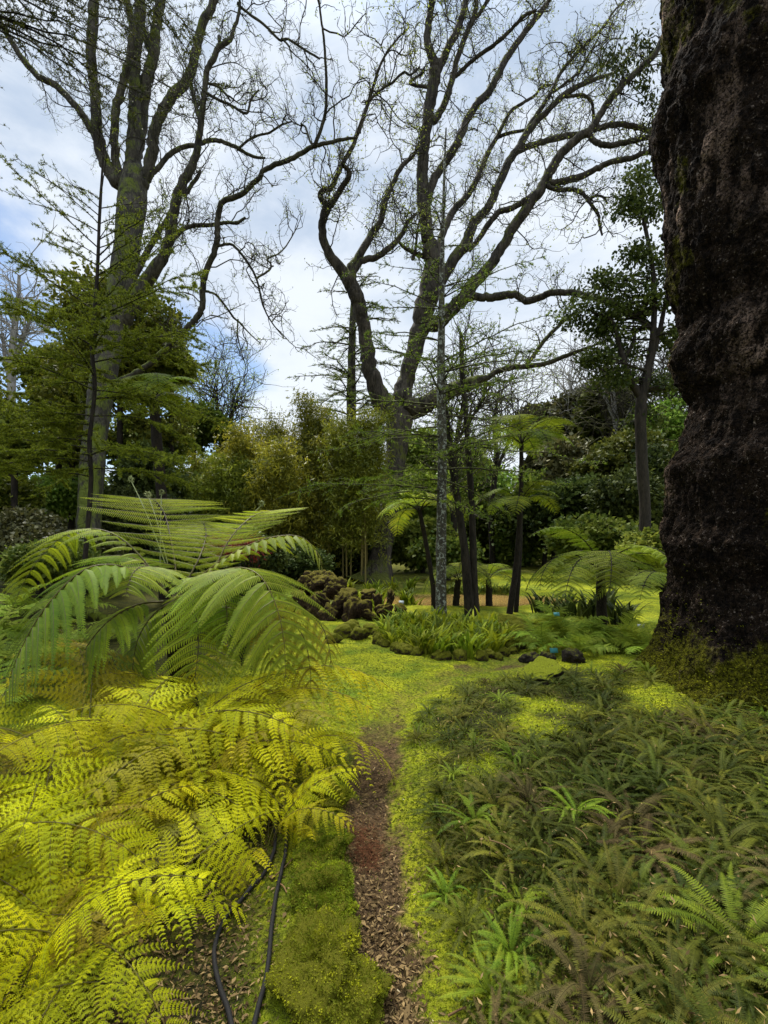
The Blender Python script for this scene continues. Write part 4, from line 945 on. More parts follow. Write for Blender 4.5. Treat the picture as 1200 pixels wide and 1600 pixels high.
def inpoly(px, py, poly):
    ins = False; j = len(poly) - 1
    for i in range(len(poly)):
        (xi, yi), (xj, yj) = poly[i], poly[j]
        if (yi > py) != (yj > py) and px < (xj - xi) * (py - yi) / (yj - yi) + xi: ins = not ins
        j = i
    return ins
BED = [(640, 1140), (705, 1080), (820, 1064), (1010, 1055), (1030, 1095), (1060, 1112), (1450, 1140), (1560, 1760), (755, 1760), (715, 1580), (705, 1480), (680, 1400), (670, 1320), (680, 1250), (655, 1190)]
rng = np.random.default_rng(12); pts = []
cy_ = 1060 + 700 * rng.random(9000) ** 1.15; cx_ = rng.uniform(620, 1560, 9000); CC = np.array([gp(px, py) for px, py in zip(cx_, cy_)])
edge_ = CC[:, 0] - pathx(np.minimum(CC[:, 1], 6)) + .5 * n2(CC[:, 0], CC[:, 1], 2.6, 3, 41)
for px, py, c, e_ in zip(cx_, cy_, CC, edge_):
    if e_ < .22 or not inpoly(px, py, BED): continue
    if any(np.hypot(*(c - g_[0])) < g_[1] * .9 for g_ in GAPS): continue
    if np.hypot(c[0] - 4.16, c[1] - 5.05) < 1.18: continue
    if not pts or np.hypot(*(np.array(pts) - c).T).min() > .118 + .019 * c[1]: pts.append(c)
    if len(pts) >= 298: break
cnt = {}
for i, c in enumerate(pts):
    x, y = c; dry = n2(np.array([x]), np.array([y]), 1.6, 2, 95)[0]; side = x - pathx(min(y, 6))
    pr = np.array([.30 + .30 * (side > 1.0), .48 - .25 * (side > 1.0), .10, .05 + .30 * max(0, dry)]); pr /= pr.sum()
    k = rng.choice(['dark', 'olive', 'light', 'brown'], p=pr)
    me = SW[k][rng.integers(4)]; o = link('sword_fern', me)
    s = rng.uniform(.72, 1.12) * np.interp(y, [1.5, 2.4, 5], [.70, .66, .54]) * (1.25 if side > 1.3 else .8 if side < .55 else 1)
    o.location = (x, y, float(gh(x, y)) + .0); o.rotation_euler = (rng.normal() * .12, rng.normal() * .12, rng.uniform(0, 6.28)); o.scale = (s, s, s * rng.uniform(.85, 1.15))
    tag(o, LBL[k], 'fern', {'dark': 'dark green sword ferns', 'olive': 'olive sword ferns', 'light': 'light green sword ferns', 'brown': 'withered sword ferns'}[k])

# seedlings and creeping bits between them: nobody could count these
def bed_cover():
    rng = np.random.default_rng(17); mb = MB()
    py = 1062 + 690 * rng.random(17000) ** 1.5; px = rng.uniform(600, 1560, 17000)
    C = np.array([gp(a, b) for a, b, in zip(px, py)]); keep = np.array([inpoly(a, b, BED) for a, b in zip(px, py)]) & (np.hypot(C[:, 0] - 4.16, C[:, 1] - 5.05) > 1.4) & (rng.random(17000) < bare(C[:, 0], C[:, 1]))
    x, y = C[keep, 0], C[keep, 1]
    x, y = np.array(x), np.array(y); n = len(x); k = np.repeat(np.arange(n), 4)
    pos = np.stack([x[k], y[k], gh(x[k], y[k]) + rng.uniform(0, .05, len(k))], -1) + rng.normal(size=(len(k), 3)) * .008
    L = rng.uniform(.010, .034, len(k)); leaves(mb, pos, rng.normal(size=pos.shape) + A(0, 0, .5), rng.normal(size=pos.shape) + A(0, 0, .6), L, L * rng.uniform(.12, .25, len(k)), np.clip(rng.normal(size=len(k)) * .25 + .4 + .5 * n2(x[k], y[k], 2, 2, 97), 0, 1))
    tag(mb.build('undergrowth', M['sword_dark']), 'tiny seedlings and creepers on the fern bed soil', 'undergrowth', kind='stuff')
    mb = MB(); n = 2600; j = rng.integers(0, len(x), n); pos = np.stack([x[j], y[j], gh(x[j], y[j]) + rng.uniform(.02, .16, n)], -1)
    leaves(mb, pos, rng.normal(size=pos.shape), rng.normal(size=pos.shape), rng.uniform(.010, .036, n), rng.uniform(.002, .005, n), rng.random(n) * .85, .5)
    tag(mb.build('dead_leaves', M['litter']), 'dry tan leaves caught among the low ferns', 'dead leaves', kind='stuff')
bed_cover()

# ------------------------------------------------------------------ ring bed of strap leaved plants with its kerb of mossy stones
def strap_mesh(seed, n=26, L=.42):
    rng = np.random.default_rng(seed); mb = MB()
    for k in range(n):
        l = L * rng.uniform(.6, 1.15); P = arch(l, rng.uniform(55, 88), rng.uniform(-30, 35), 7, 1.6); a = rng.uniform(0, 2 * PI); ca, sa = math.cos(a), math.sin(a)
        P = P @ np.array([[ca, sa, 0], [-sa, ca, 0], [0, 0, 1]]) + A(*rng.normal(size=2) * .05, 0)
        w = l * .05 * np.array([.5, .9, 1, 1, .85, .55, .08]); s = A(-sa, ca, 0) if False else A(ca, sa, 0)
        V = np.stack([P - s * w[:, None], P + A(0, 0, -.004), P + s * w[:, None]], 1).reshape(-1, 3); q = []
        for m in range(6):
            for t in range(2): q.append([m * 3 + t, m * 3 + t + 1, m * 3 + t + 4, m * 3 + t + 3])
        mb.add(V, q, None, rng.uniform(0, 1))
    return mb.mesh('strap_leaf_plant', M['strap'])
ST = [strap_mesh(600 + j) for j in range(5)]
rng = np.random.default_rng(23)
RC = A(1.02, 8.25); RR_ = A(1.08, 1.45)
pts = []
for _ in range(3000):
    u = rng.uniform(-1, 1, 2); 
    if u @ u > .97: continue
    c = RC + u * RR_
    if np.hypot(c[0] - 1.15, c[1] - 9.7) < .15: continue
    if all(np.hypot(*(c - q)) > .22 for q in pts): pts.append(c)
    if len(pts) > 64: break
for c in pts:
    o = link('strap_leaf_plant', ST[rng.integers(5)]); o.location = (c[0], c[1], float(gh(*c)) - .01); o.rotation_euler = (0, 0, rng.uniform(0, 6.28)); s = rng.uniform(.75, 1.15); o.scale = (s, s, s)
    tag(o, 'yellow green strap leaved plant in the stone ringed bed round the slender sapling', 'plant', 'strap leaved plants in the ring bed')

def stone_mesh(name, mat, seed, sub=4, rough=.35, flat=.7, top=0):
    import bmesh
    bm = bmesh.new(); bmesh.ops.create_icosphere(bm, subdivisions=sub, radius=1); P = np.array([v.co[:] for v in bm.verts])
    d = 1 + rough * fbm(P * 1.1 + seed, 3, seed) * 1.6 + rough * .5 * fbm(P * 4 + seed, 3, seed + 1)
    P = P * d[:, None] * A(1, 1, flat)
    if top: P[:, 2] = np.where(P[:, 2] > top, top + (P[:, 2] - top) * .15, P[:, 2])
    for v, p in zip(bm.verts, P): v.co = p
    me = bpy.data.meshes.new(name); bm.to_mesh(me); bm.free(); me.materials.append(mat)
    me.polygons.foreach_set('use_smooth', np.ones(len(me.polygons), dtype=bool)); return me
SM = [stone_mesh('mossy_stone', M['stone_moss'], 10 + j) for j in range(5)]
SB = [stone_mesh('lava_rock', M['stone_brown'], 30 + j, 4, .55, .75) for j in range(5)]
SD = [stone_mesh('dark_stone', M['stone_dark'], 50 + j, 4, .45, .7) for j in range(3)]
def stone(me, name, label, x, y, r, group=None, sx=1., sz=1., dz=.25, seed=0, cat='stone'):
    rng = np.random.default_rng(int(abs(x * 1000) + abs(y * 777) + seed)); o = link(name, me)
    o.location = (x, y, float(gh(x, y)) + r * dz * sz); o.rotation_euler = (rng.normal() * .2, rng.normal() * .2, rng.uniform(0, 6.28)); o.scale = (r * sx, r * rng.uniform(.8, 1.2), r * sz); return tag(o, label, cat, group)
for k in range(38):
    a = k / 38 * 2 * PI + rng.normal() * .03; c = RC + RR_ * 1.04 * A(math.cos(a), math.sin(a))
    stone(SM[rng.integers(5)], 'mossy_stone', 'small mossy kerb stone edging the bed of strap leaved plants', c[0] + rng.normal() * .04, c[1] + rng.normal() * .04, rng.uniform(.07, .125), 'mossy kerb stones of the ring bed', sz=rng.uniform(1.0, 1.5), dz=.22)
for px, py, r in [(548, 985, .20), (560, 992, .16), (536, 990, .17), (520, 998, .13), (580, 985, .15)]:
    Y = gp(px, py + 6)[1]; stone(SM[rng.integers(5)], 'mossy_stone', 'dark mossy stone in the short row between the rock pile and the ring bed', (px - CX) / F * Y, Y, r, 'stones between rock pile and ring bed', dz=.4)
# the pile of brown mossy rocks in front of the great tree
for i, (px, py, r, Y) in enumerate([(520,925,.36,11.2),(505,940,.34,10.8),(545,930,.34,11.0),(530,948,.42,10.4),(560,948,.36,10.5),(590,940,.3,10.8),(575,928,.28,11.2),(600,955,.3,10.4),(490,955,.3,10.5),(512,962,.34,10.2),(545,965,.36,10.1),(578,965,.26,10.2),(470,935,.3,11.4),(455,945,.26,11.2),(480,945,.28,11.0),(610,935,.24,11.2),(530,915,.3,11.5),(625,950,.22,10.8)]):
    p = at(px, py, Y); o = link('lava_rock', SB[rng.integers(5)]); o.location = (p[0], p[1], max(p[2], float(gh(p[0], p[1])) + r * .3)); o.rotation_euler = tuple(rng.uniform(0, 6.28, 3)); r *= .64; o.scale = (r * 1.15, r, r * .8)
    tag(o, 'rough brown rock with moss in the pile before the great forked tree', 'rock', 'rock pile before the great forked tree')
for i, (px, py, r, Y) in enumerate([(488,908,.35,15.5),(500,902,.3,15.8),(512,910,.34,15.2),(496,916,.3,15.0),(478,915,.3,15.2),(520,918,.28,14.8)]):
    p = at(px, py, Y); o = link('lava_rock', SB[rng.integers(5)]); o.location = tuple(p); o.rotation_euler = tuple(rng.uniform(0, 6.28, 3)); o.scale = (r, r, r)
    tag(o, 'rough brown rock in the small heap farther back, left of the forked trunk', 'rock', 'small rock heap farther back')
for i, (px, py, r) in enumerate([(785,985,.2),(800,978,.22),(815,990,.2),(790,998,.18),(808,1000,.2),(825,1002,.17),(778,972,.16),(835,992,.16)]):
    Y = gp(px, py + 4)[1]; stone(SM[rng.integers(5)], 'mossy_stone', 'mossy stone in the low heap at the foot of the double tree fern', (px - CX) / F * Y, Y, r, 'stones below the double tree fern', dz=.5)
S1 = gp(455, 1160); stone(SD[0], 'dark_stone', 'dark pitted stone on the moss beside the yellow ferns', S1[0], S1[1], .085, dz=.35)
S1 = gp(425, 1168); stone(SD[1], 'dark_stone', 'smaller dark stone tucked under the yellow fern fronds', S1[0], S1[1], .065, dz=.35)
S1 = gp(848, 1066); stone(stone_mesh('mossy_block', M['stone_topped'], 71, 5, .6, 1.0, .42), 'mossy_block', 'squat dark block with a bright moss top at the edge of the low ferns', S1[0], S1[1], .20, sz=.9, dz=.35, cat='rock')
for px, py, r in ((828, 1034, .12), (856, 1030, .10), (896, 1036, .15)):
    S1 = gp(px, py); stone(SD[rng.integers(3)], 'dark_stone', 'dark stone in the row behind the mossy block', S1[0], S1[1], r, 'dark stones behind the mossy block', dz=.4)
# moss covered lumps along the left of the path, with their own pile of shoots
MM = [stone_mesh('moss_mound', M['mound'], 80 + j, 5, .62, .62) for j in range(4)]
for i, (px, py, r, ln, lab) in enumerate([(508,1352,.095,1.5,'orange tinged moss mound farthest up the path edge'),(508,1420,.11,1.2,'moss mound with a dark hollow, second along the path edge'),(515,1452,.10,1.1,'low green moss mound in the middle of the path edge'),(500,1530,.135,1.3,'largest moss mound near the black hoses and path'),(540,1590,.12,1.3,'moss mound nearest the camera beside the path'),(520,1262,.09,1.0,'dark green moss mound below the bright leaning fern')]):
    c = gp(px, py); root = thing('moss_mound', lab, 'moss mound', (c[0], c[1], float(gh(*c))), 'moss mounds along the path')
    o = link('stone', MM[i % 4], root); o.location = (0, 0, r * .22); o.scale = (r, r * ln, r * .85); o.rotation_euler = (0, 0, rng.normal() * .2)
    n = 6500; u = rand_unit(rng, n); u[:, 2] = np.abs(u[:, 2]); me = MM[i % 4]; vv = np.array([v.co[:] for v in me.vertices]); vv = vv[vv[:, 2] > -.15]; k = rng.integers(0, len(vv), n)
    pos = vv[k] * A(r, r * ln, r * .85) + A(0, 0, r * .22) + rng.normal(size=(n, 3)) * .003; out = unit(vv[k])
    mb = MB(); hh = rng.uniform(.005, .013, n); leaves(mb, pos, out + rng.normal(size=(n, 3)) * .6, rng.normal(size=(n, 3)), hh, .0026, np.clip(.26 + .8 * fbm(pos * 22, 2, i) + rng.normal(size=n) * .08, 0, .8))
    f = mb.build('moss', M['moss_fuzz'], root); f['kind'] = 'stuff'; f.rotation_euler = o.rotation_euler

# ------------------------------------------------------------------ hoses, sticks, plant labels
def hose(label, pts, r=.0088):
    G = [gp(*p) for p in pts]; P = smooth_line(np.array([A(c[0], c[1], 0) for c in G]), 8); P[:, 2] = gh(P[:, 0], P[:, 1]) + .012 * n2(P[:, 0], P[:, 1], 14, 3, 51) + r * 1.5 + .012 * np.abs(n2(P[:, 0], P[:, 1], 6, 2, 3))
    b = P[0].copy(); mb = MB(); tubes(mb, P - b, np.full(len(P), r), 10); o = mb.build('hose', M['hose'], smooth=True); o.location = Vector([float(v) for v in b]); tag(o, label, 'hose', 'irrigation hoses')
hose('black hose bending in a wide S on the bare earth', [(424,1250),(430,1320),(424,1352),(408,1380),(375,1420),(350,1450),(337,1480),(335,1510),(343,1550),(358,1600),(372,1660)])
hose('black hose running straight beside the moss mounds', [(440,1255),(447,1310),(446,1345),(438,1380),(430,1420),(424,1470),(420,1520),(413,1560),(402,1600),(388,1660)])
for i, (a, b2, lab) in enumerate([((424,1382),(470,1345),'pale twig lying across the black hoses'),((434,1388),(448,1410),'short straw beside the straight black hose'),((722,1562),(744,1578),'short pale twig by the near edge of the fern bed'),((700,1598),(736,1588),'long whitish twig at the bottom of the fern bed'),((900,1355),(918,1374),'white broken stalk among the low ferns'),((765,1365),(800,1385),'tan stalk lying across the low ferns'),((612,1490),(632,1475),'thin grey twig on the path')]):
    lift = .12 if i in (4, 5) else .008; ca, cb = gp(*a), gp(*b2)
    P = np.array([A(ca[0], ca[1], float(gh(*ca)) + lift), A((ca[0] + cb[0]) / 2 + .006, (ca[1] + cb[1]) / 2, float(gh(*((ca + cb) / 2))) + lift + .006), A(cb[0], cb[1], float(gh(*cb)) + lift)])
    mb = MB(); tubes(mb, smooth_line(P, 4) - P[0], np.linspace(.004, .0025, 9), 6); o = mb.build('twig', M['litter']); o.location = Vector([float(v) for v in P[0]]); tag(o, lab, 'twig')
for px, py, Y, k, lab in [(866,1024,7.0,'tag','turquoise plant label beside the dark stones'),(870,960,9.2,'tag','turquoise plant label among the pale green ferns'),(1003,979,7.4,'tag_white','pale plant label near the enormous trunk'),(627,941,11.0,'tag_white','white plant label right of the rock pile'),(490,934,11.0,'tag_white','pale plant label at the left of the rock pile')]:
    p = at(px, py, Y); z0 = float(gh(p[0], p[1])); root = thing('plant_label', lab, 'plant label', (p[0], p[1], z0), 'plant labels')
    h = max(p[2] - z0, .08); mb = MB(); tubes(mb, np.array([A(0, 0, -.05), A(0, .01, h * .6), A(0, .02, h)]), [.006, .006, .006], 6); mb.build('stake', M['metal'], root)
    w, t = .055, .004; V = np.array([(sx * w, sy * t + .013, h + sz * .032 + sy * -.0) for sz in (-1, 1) for sy in (-1, 1) for sx in (-1, 1)]); V[:, 1] += (V[:, 2] - h) * .5
    mb = MB(); mb.add(V, [[0, 1, 3, 2], [4, 6, 7, 5], [0, 4, 5, 1], [2, 3, 7, 6], [0, 2, 6, 4], [1, 5, 7, 3]]); mb.build('plate', M[k], root)

# ------------------------------------------------------------------ smaller tree ferns
def tf_frond(seed, L, rise, end, lm, pairs=18, pins=16, pw=.14):
    rng = np.random.default_rng(seed); mb, wd = MB(), MB()
    frond(mb, arch(L, rise, end, 20, 1.1, rng.normal() * .06), lm, pairs, pins, 0, .16, 16, .22, pw, 28, .25, rng, (.42, .8), .5, .95, .009, wd, .2)
    return mb.mesh('frond', M['fern_far']), wd.mesh('stalk', M['stipe'])
TF = [tf_frond(700 + i, 1.0, r, e, .25) for i, (r, e) in enumerate([(62, -72), (52, -80), (70, -55), (40, -84)])]
TFG = []
for f, w in TF:
    f2 = f.copy(); f2.materials.clear(); f2.materials.append(M['fern_tree']); TFG.append((f2, w))
def tree_fern(name, label, path, Y, r0, r1, fl, n, seed, meshes=TF, group=None, tilt=0, azs=None):
    rng = np.random.default_rng(seed); P = smooth_line(np.array([at(px, py, Y + dy) for px, py, dy in path]), 6)
    b = P[0].copy(); b[2] = gh(b[0], b[1]) - .05; P[0, 2] = b[2]; root = thing(name, label, 'tree fern', b, group)
    mb = MB(); tubes(mb, P, np.linspace(r0, r1, len(P)), 12, .5, (.3, 9, seed)); mb.build('trunk', M['stipe'], root, b, smooth=True)
    top = P[-1] - b; a0 = rng.uniform(0, 360)
    for k in range(n):
        me, st = meshes[rng.integers(len(meshes))]; f = link('frond', me, root); s = fl * rng.uniform(.85, 1.12)
        az = (azs[k] if azs else a0 + k * 360 / n) + rng.normal() * 9
        f.location = Vector([float(v) for v in top]); f.scale = (s, s, s); f.rotation_euler = (math.radians(rng.normal() * 5 + tilt), math.radians(rng.normal() * 8), math.radians(az - 90))
        link('stalk', st, f)
    return root
tree_fern('tree_fern', 'tall slim tree fern whose open crown shows against the sky', [(806,958,0),(812,860,.1),(814,770,.15),(815,694,.1)], 11.5, .06, .05, 1.5, 13, 71)
tree_fern('tree_fern', 'shorter tree fern sharing its foot with the tall slim one', [(796,958,0),(806,890,0),(811,830,0),(812,792,0)], 11.2, .075, .055, 1.3, 9, 72, tilt=2, azs=[175, 195, 215, 250, 290, 330, 350, 20, 120])
tree_fern('tree_fern', 'leaning tree fern with umbrella crown, left of the slender sapling', [(678,925,0),(671,880,0),(663,835,0),(656,800,0)], 12.0, .06, .05, 1.5, 12, 73, TFG)
tree_fern('tree_fern', 'low tree fern with a frond hanging before the dark double stems', [(712,948,0),(714,925,0),(716,905,0)], 12.6, .09, .07, 1.25, 9, 74)
tree_fern('tree_fern', 'small tree fern at the pond edge between double stems and tall fern', [(764,945,0),(764,925,0),(763,905,0)], 12.8, .09, .07, 1.2, 9, 75)
tree_fern('tree_fern', 'wide tree fern with pale hanging fronds left of the enormous trunk', [(940,985,0),(940,940,0),(938,893,0)], 8.4, .09, .075, 1.75, 13, 76)
tree_fern('tree_fern', 'drooping tree fern close behind the enormous trunk', [(1040,985,0),(1040,950,0),(1038,925,0)], 7.4, .09, .07, 1.3, 9, 77)
tree_fern('tree_fern', 'old tree fern with palm like crown behind the feathery sapling', [(258,905,0),(256,820,0),(246,700,0),(240,625,0)], 13.0, .16, .12, 1.75, 14, 78)

# feathery green ferns in the bed at the right, and others about the garden
GF = []
for i, (r, e) in enumerate([(62, -40), (50, -55), (70, -15), (40, -30)]):
    rg = np.random.default_rng(760 + i); mb, wd = MB(), MB(); frond(mb, arch(.72, r, e, 18, 1.2, rg.normal() * .05), .17, 17, 8, 0, .2, 22, .25, .14, 30, .1, rg, (.25, .9), .5, 1.1, .005, None, .4, wild=.12, tri=.6)
    GF.append((mb.mesh('frond', M['fern_fresh']), None))
PF = [(850,7.4,7,.62,'pale green fern nearest the turquoise label'),(885,8.2,8,.60,'pale green fern between two plant labels'),(920,7.9,9,.66,'leafy fern under the wide tree fern'),(960,7.6,8,.60,'upright fern right under the pale hanging fronds'),(985,7.2,8,.58,'green fern beside the pale plant label'),(830,8.4,7,.5,'small fern at the foot of the double tree fern'),(1015,6.9,8,.55,'dark fern in the shade against the enormous trunk'),(905,7.1,7,.52,'fern growing behind the dark stones'),(865,9.6,8,.6,'fern on the pond bank left of the wide tree fern')]
for i, (px, Y, n, s, lab) in enumerate(PF):
    x = (px - CX) / F * Y; fern_plant('green_fern', lab, 'fern', x, Y, float(gh(x, Y)), n + 4, 800 + i, GF, s * 1.75, 'green ferns in the right bed')
LF = [(10,6.5,.9,'dull green fern at the far left edge behind the tree fern frond'),(60,7.5,.9,'fern in the thicket at the left of the tall bare trunk'),(90,6.0,.8,'low fern under the arching left frond'),(30,9.0,1.0,'fern farther back at the left edge'),(-30,7.2,1.0,'fern partly outside the left edge'),(110,9.5,.9,'fern at the foot of the tall bare tree'),(200,8,.8,'fern hidden behind the broad tree fern'),(330,8.5,.8,'fern behind the right fronds of the broad tree fern'),(450,12.5,.8,'fern left of the rock pile by the bamboo'),(425,11,.7,'fern among plants left of the rock pile'),(15,5.0,.8,'fern low at the left edge under the long frond')]
for i, (px, Y, s, lab) in enumerate(LF):
    x = (px - CX) / F * Y; fern_plant('green_fern', lab, 'fern', x, Y, float(gh(x, Y)), 12, 830 + i, GF, s * 1.5, 'ferns on the left side')
rng = np.random.default_rng(61)
for k in range(30):
    c = A(rng.uniform(-2.6, .9), rng.uniform(11.6, 17)); o = link('strap_leaf_plant', ST[rng.integers(5)]); o.location = (c[0], c[1], float(gh(*c))); s = rng.uniform(.8, 1.5); o.scale = (s, s, s); o.rotation_euler = (0, 0, rng.uniform(0, 6))
    tag(o, 'strap leaved plant in the planting between rock pile and great forked tree', 'plant', 'strap leaved plants behind the rock pile')
for k in range(9):
    px = 850 + k * 16 + rng.normal() * 4; Y = 10.6 + rng.normal() * .4; x = (px - CX) / F * Y; o = link('lily_plant', ST[rng.integers(5)].copy()); o.data.materials.clear(); o.data.materials.append(M['leaf_dark']); o.location = (x, Y, float(gh(x, Y))); s = rng.uniform(1.3, 1.8); o.scale = (s, s, s)
    tag(o, 'dark broad leaved clump behind the wide tree fern', 'plant', 'dark clumps behind the wide tree fern')
for k in range(14):
    px = 695 + k * 8.5; Y = 16.55 + .25 * math.sin(k); x = (px - CX) / F * Y; o = link('sedge_plant', ST[rng.integers(5)].copy()); o.data.materials.clear(); o.data.materials.append(M['leaf_mid']); o.location = (x, Y, float(gh(x, Y)) - .05); o.scale = (1.1, 1.1, .9)
    tag(o, 'dark grassy clump along the far edge of the pond', 'plant', 'grassy clumps at the pond edge')

# ------------------------------------------------------------------ dark twin stems beside the pond
def stems_tree(name, label, stems, Y0, seed, bark, nsec, budn, budL, cat='tree', group=None, bud='bud', scale=.6, tr=.6, twigbark=None):
    rng = np.random.default_rng(seed); Ls = []; root = None; LP, LR = [], []
    for i, L in enumerate(stems):
        S = smooth_line(np.array(L, float), 5); s = np.linspace(0, 1, len(S)); Y = Y0 + rng.normal() * .5 * s
        P = np.stack([(S[:, 0] - CX) / F * Y, Y, CAMZ + (HY - S[:, 1]) / F * Y], -1); R = S[:, 2] / F * Y
        if root is None: b = P[0].copy(); b[2] = gh(b[0], b[1]) - .08; root = thing(name, label, cat, b, group)
        if S[0, 1] > HY: P[0, 2] = min(P[0, 2], b[2])
        mb = MB(); tubes(mb, P, R, 12 if R.max() > .06 else 8, .5, (.2, 3, seed + i)); mb.build('trunk' if i == 0 else 'stem', bark, root, b, smooth=True); LP.append(P); LR.append(R)
    W1, r1 = sprout(rng, LP, LR, nsec[0], .6, (.8 * scale, 2.6 * scale), 7, .022 * tr, .9, .25, .35, .05, upos=(.35, 1))
    W2, r2 = sprout(rng, list(W1), list(r1), nsec[1], .6, (.3 * scale, 1.2 * scale), 5, .012 * tr, .9, .2, .38, .05)
    mb = MB(); tubes(mb, W1, r1, 4); tubes(mb, W2, r2, 3); mb.build('twigs', twigbark or M['bark_twig'], root, b)
    pts = np.concatenate([W2[:, -1], W2[:, 2], W2[:, 3]]); k = rng.integers(0, len(pts), budn); mb = MB()
    leaves(mb, pts[k] + rng.normal(size=(budn, 3)) * .05 * scale, rng.normal(size=(budn, 3)), rng.normal(size=(budn, 3)), rng.uniform(.6, 1.3, budn) * budL, rng.uniform(.2, .4, budn) * budL, rng.random(budn))
    mb.build('foliage', M[bud], root, b); return root
stems_tree('twin_stem_tree', 'dark tree with two thin stems rising from one foot beside the pond', [[(736,968,10),(731,920,8),(726,860,6.6),(716,790,5.8),(706,720,5.2),(697,650,4.4),(690,590,3)], [(741,966,9),(740,900,6),(739,840,5.2),(736,770,5),(731,700,4.6),(727,640,4),(722,580,4),(720,520,2.6)]], 10.9, 88, M['bark_dark'], (60, 260), 900, .05)
stems_tree('thin_bare_tree', 'thin pale bare tree at the far left edge against the sky', [[(12,860,8),(14,720,7),(18,600,6),(20,540,5),(28,470,3),(30,430,2)], [(17,600,4),(8,560,3),(4,520,2)], [(19,570,4),(36,530,3),(46,500,2)]], 36, 89, M['bark_pale'], (70, 420), 300, .08, scale=2.0, tr=2.2, twigbark=M['bark_pale'])
stems_tree('thin_bare_tree', 'thin leafless tree standing between the round topped conifers', [[(905,860,5),(903,760,4.5),(898,680,4),(893,620,3),(890,585,2)], [(901,720,3),(915,660,2.4),(920,610,1.6)]], 46, 90, M['bark_pale'], (70, 360), 300, .08, scale=2.6, tr=2.6, twigbark=M['bark_pale'])
stems_tree('thin_bare_tree', 'leafless tree with branching top beside the dark evergreen', [[(965,860,7),(962,760,6),(966,690,5),(960,640,4),(955,585,2.4)], [(965,690,4),(985,640,3),(992,600,2)], [(963,660,3.4),(945,620,2.4),(938,590,1.6)]], 38, 91, M['bark_pale'], (110, 620), 300, .08, scale=2.3, tr=2.2)
stems_tree('thin_bare_tree', 'slim leafless tree behind the dark twin stems', [[(712,870,5),(708,780,4.6),(712,700,4),(722,640,3),(730,590,2)], [(711,720,3),(700,660,2.4),(692,620,1.6)], [(713,690,3),(745,640,2.2),(760,610,1.5)]], 27, 92, M['bark_dark'], (110, 600), 1600, .10, scale=1.7, tr=1.5, bud='leaf_bright')
stems_tree('thin_bare_tree', 'slim budding tree seen through the tall slim tree fern', [[(770,870,5),(768,790,4.6),(776,720,4),(772,660,3),(780,610,2)], [(772,740,3),(795,690,2.4),(806,650,1.6)]], 30, 93, M['bark_dark'], (90, 480), 1500, .10, scale=1.9, tr=1.5, bud='leaf_bright')
stems_tree('thin_bare_tree', 'tangle of grey twigs behind the dark evergreen near the enormous trunk', [[(1052,860,6),(1050,740,5),(1046,660,4),(1040,600,3)], [(1049,700,4),(1062,640,3),(1066,590,2)]], 34, 94, M['bark_pale'], (120, 640), 300, .08, scale=2.4, tr=2.0)
stems_tree('thin_bare_tree', 'light budding tree left of the golden bamboo', [[(352,860,5),(350,760,4.6),(346,690,4),(340,640,3),(338,610,2)], [(347,700,3),(362,650,2.4),(372,625,1.6)]], 30, 95, M['bark_dark'], (100, 520), 2600, .11, scale=1.9, tr=1.5, bud='leaf_bright')

# ------------------------------------------------------------------ leafy trees
def leafy_tree(name, label, Y, trunk, blobs, nclump, nleaf, L, W, sigma, seed, leafm, bark='bark_dark', group=None, cat='tree', down=.3, shell=.45, flat=.6, limb_n=10, depth=1.0, trunk_up=1.0):
    """trunk: [(px,py,r px)...]; blobs: [(px,py,rx px,rz px)...] in picture measure at distance Y"""
    rng = np.random.default_rng(seed); k = Y / F
    S = smooth_line(np.array(trunk, float), 4); P = np.stack([(S[:, 0] - CX) * k, np.full(len(S), Y), CAMZ + (HY - S[:, 1]) * k], -1)
    b = P[0].copy(); b[2] = gh(b[0], b[1]) - .1; P[0, 2] = b[2]; root = thing(name, label, cat, b, group)
    mb = MB(); tubes(mb, P, np.maximum(S[:, 2] * k, .02), 10, .5, (.2, 2, seed)); 
    B = []
    for px, py, rx, rz in blobs:
        c = at(px, py, Y + rng.normal() * rx * k * .35 * depth); B.append((c, A(rx * k, rx * k * depth, rz * k)))
    lf = MB(); cs = crown(lf, B, nclump * 1.5, nleaf, L * 1.25, W * 1.35, sigma, rng, .5, down, shell, flat)
    tr = mb.build('trunk', M[bark], root, b, smooth=True); wb = MB()
    sel = cs[rng.choice(len(cs), min(limb_n * max(1, len(B) // 2), len(cs)), replace=False)]
    for qi, q in enumerate(sel):
        j = np.argmin(np.linalg.norm(P - q, axis=1) + np.maximum(0, P[:, 2] - q[2]) * 2); s0 = P[j]
        mid = (s0 + q) / 2 + rng.normal(size=3) * .08 * np.linalg.norm(q - s0); tubes(wb, smooth_line(np.array([s0, mid, q]), 3), np.linspace(max(.012, S[j, 2] * k * .4), .008 * max(1, Y / 15), 7), 5)
        if name == 'dark_evergreen': wb.build('branch', M[bark], root, b); wb = MB()
    if wb.n: wb.build('branches', M[bark], root, b)
    lf.build('crown', M[leafm], root, b); return root

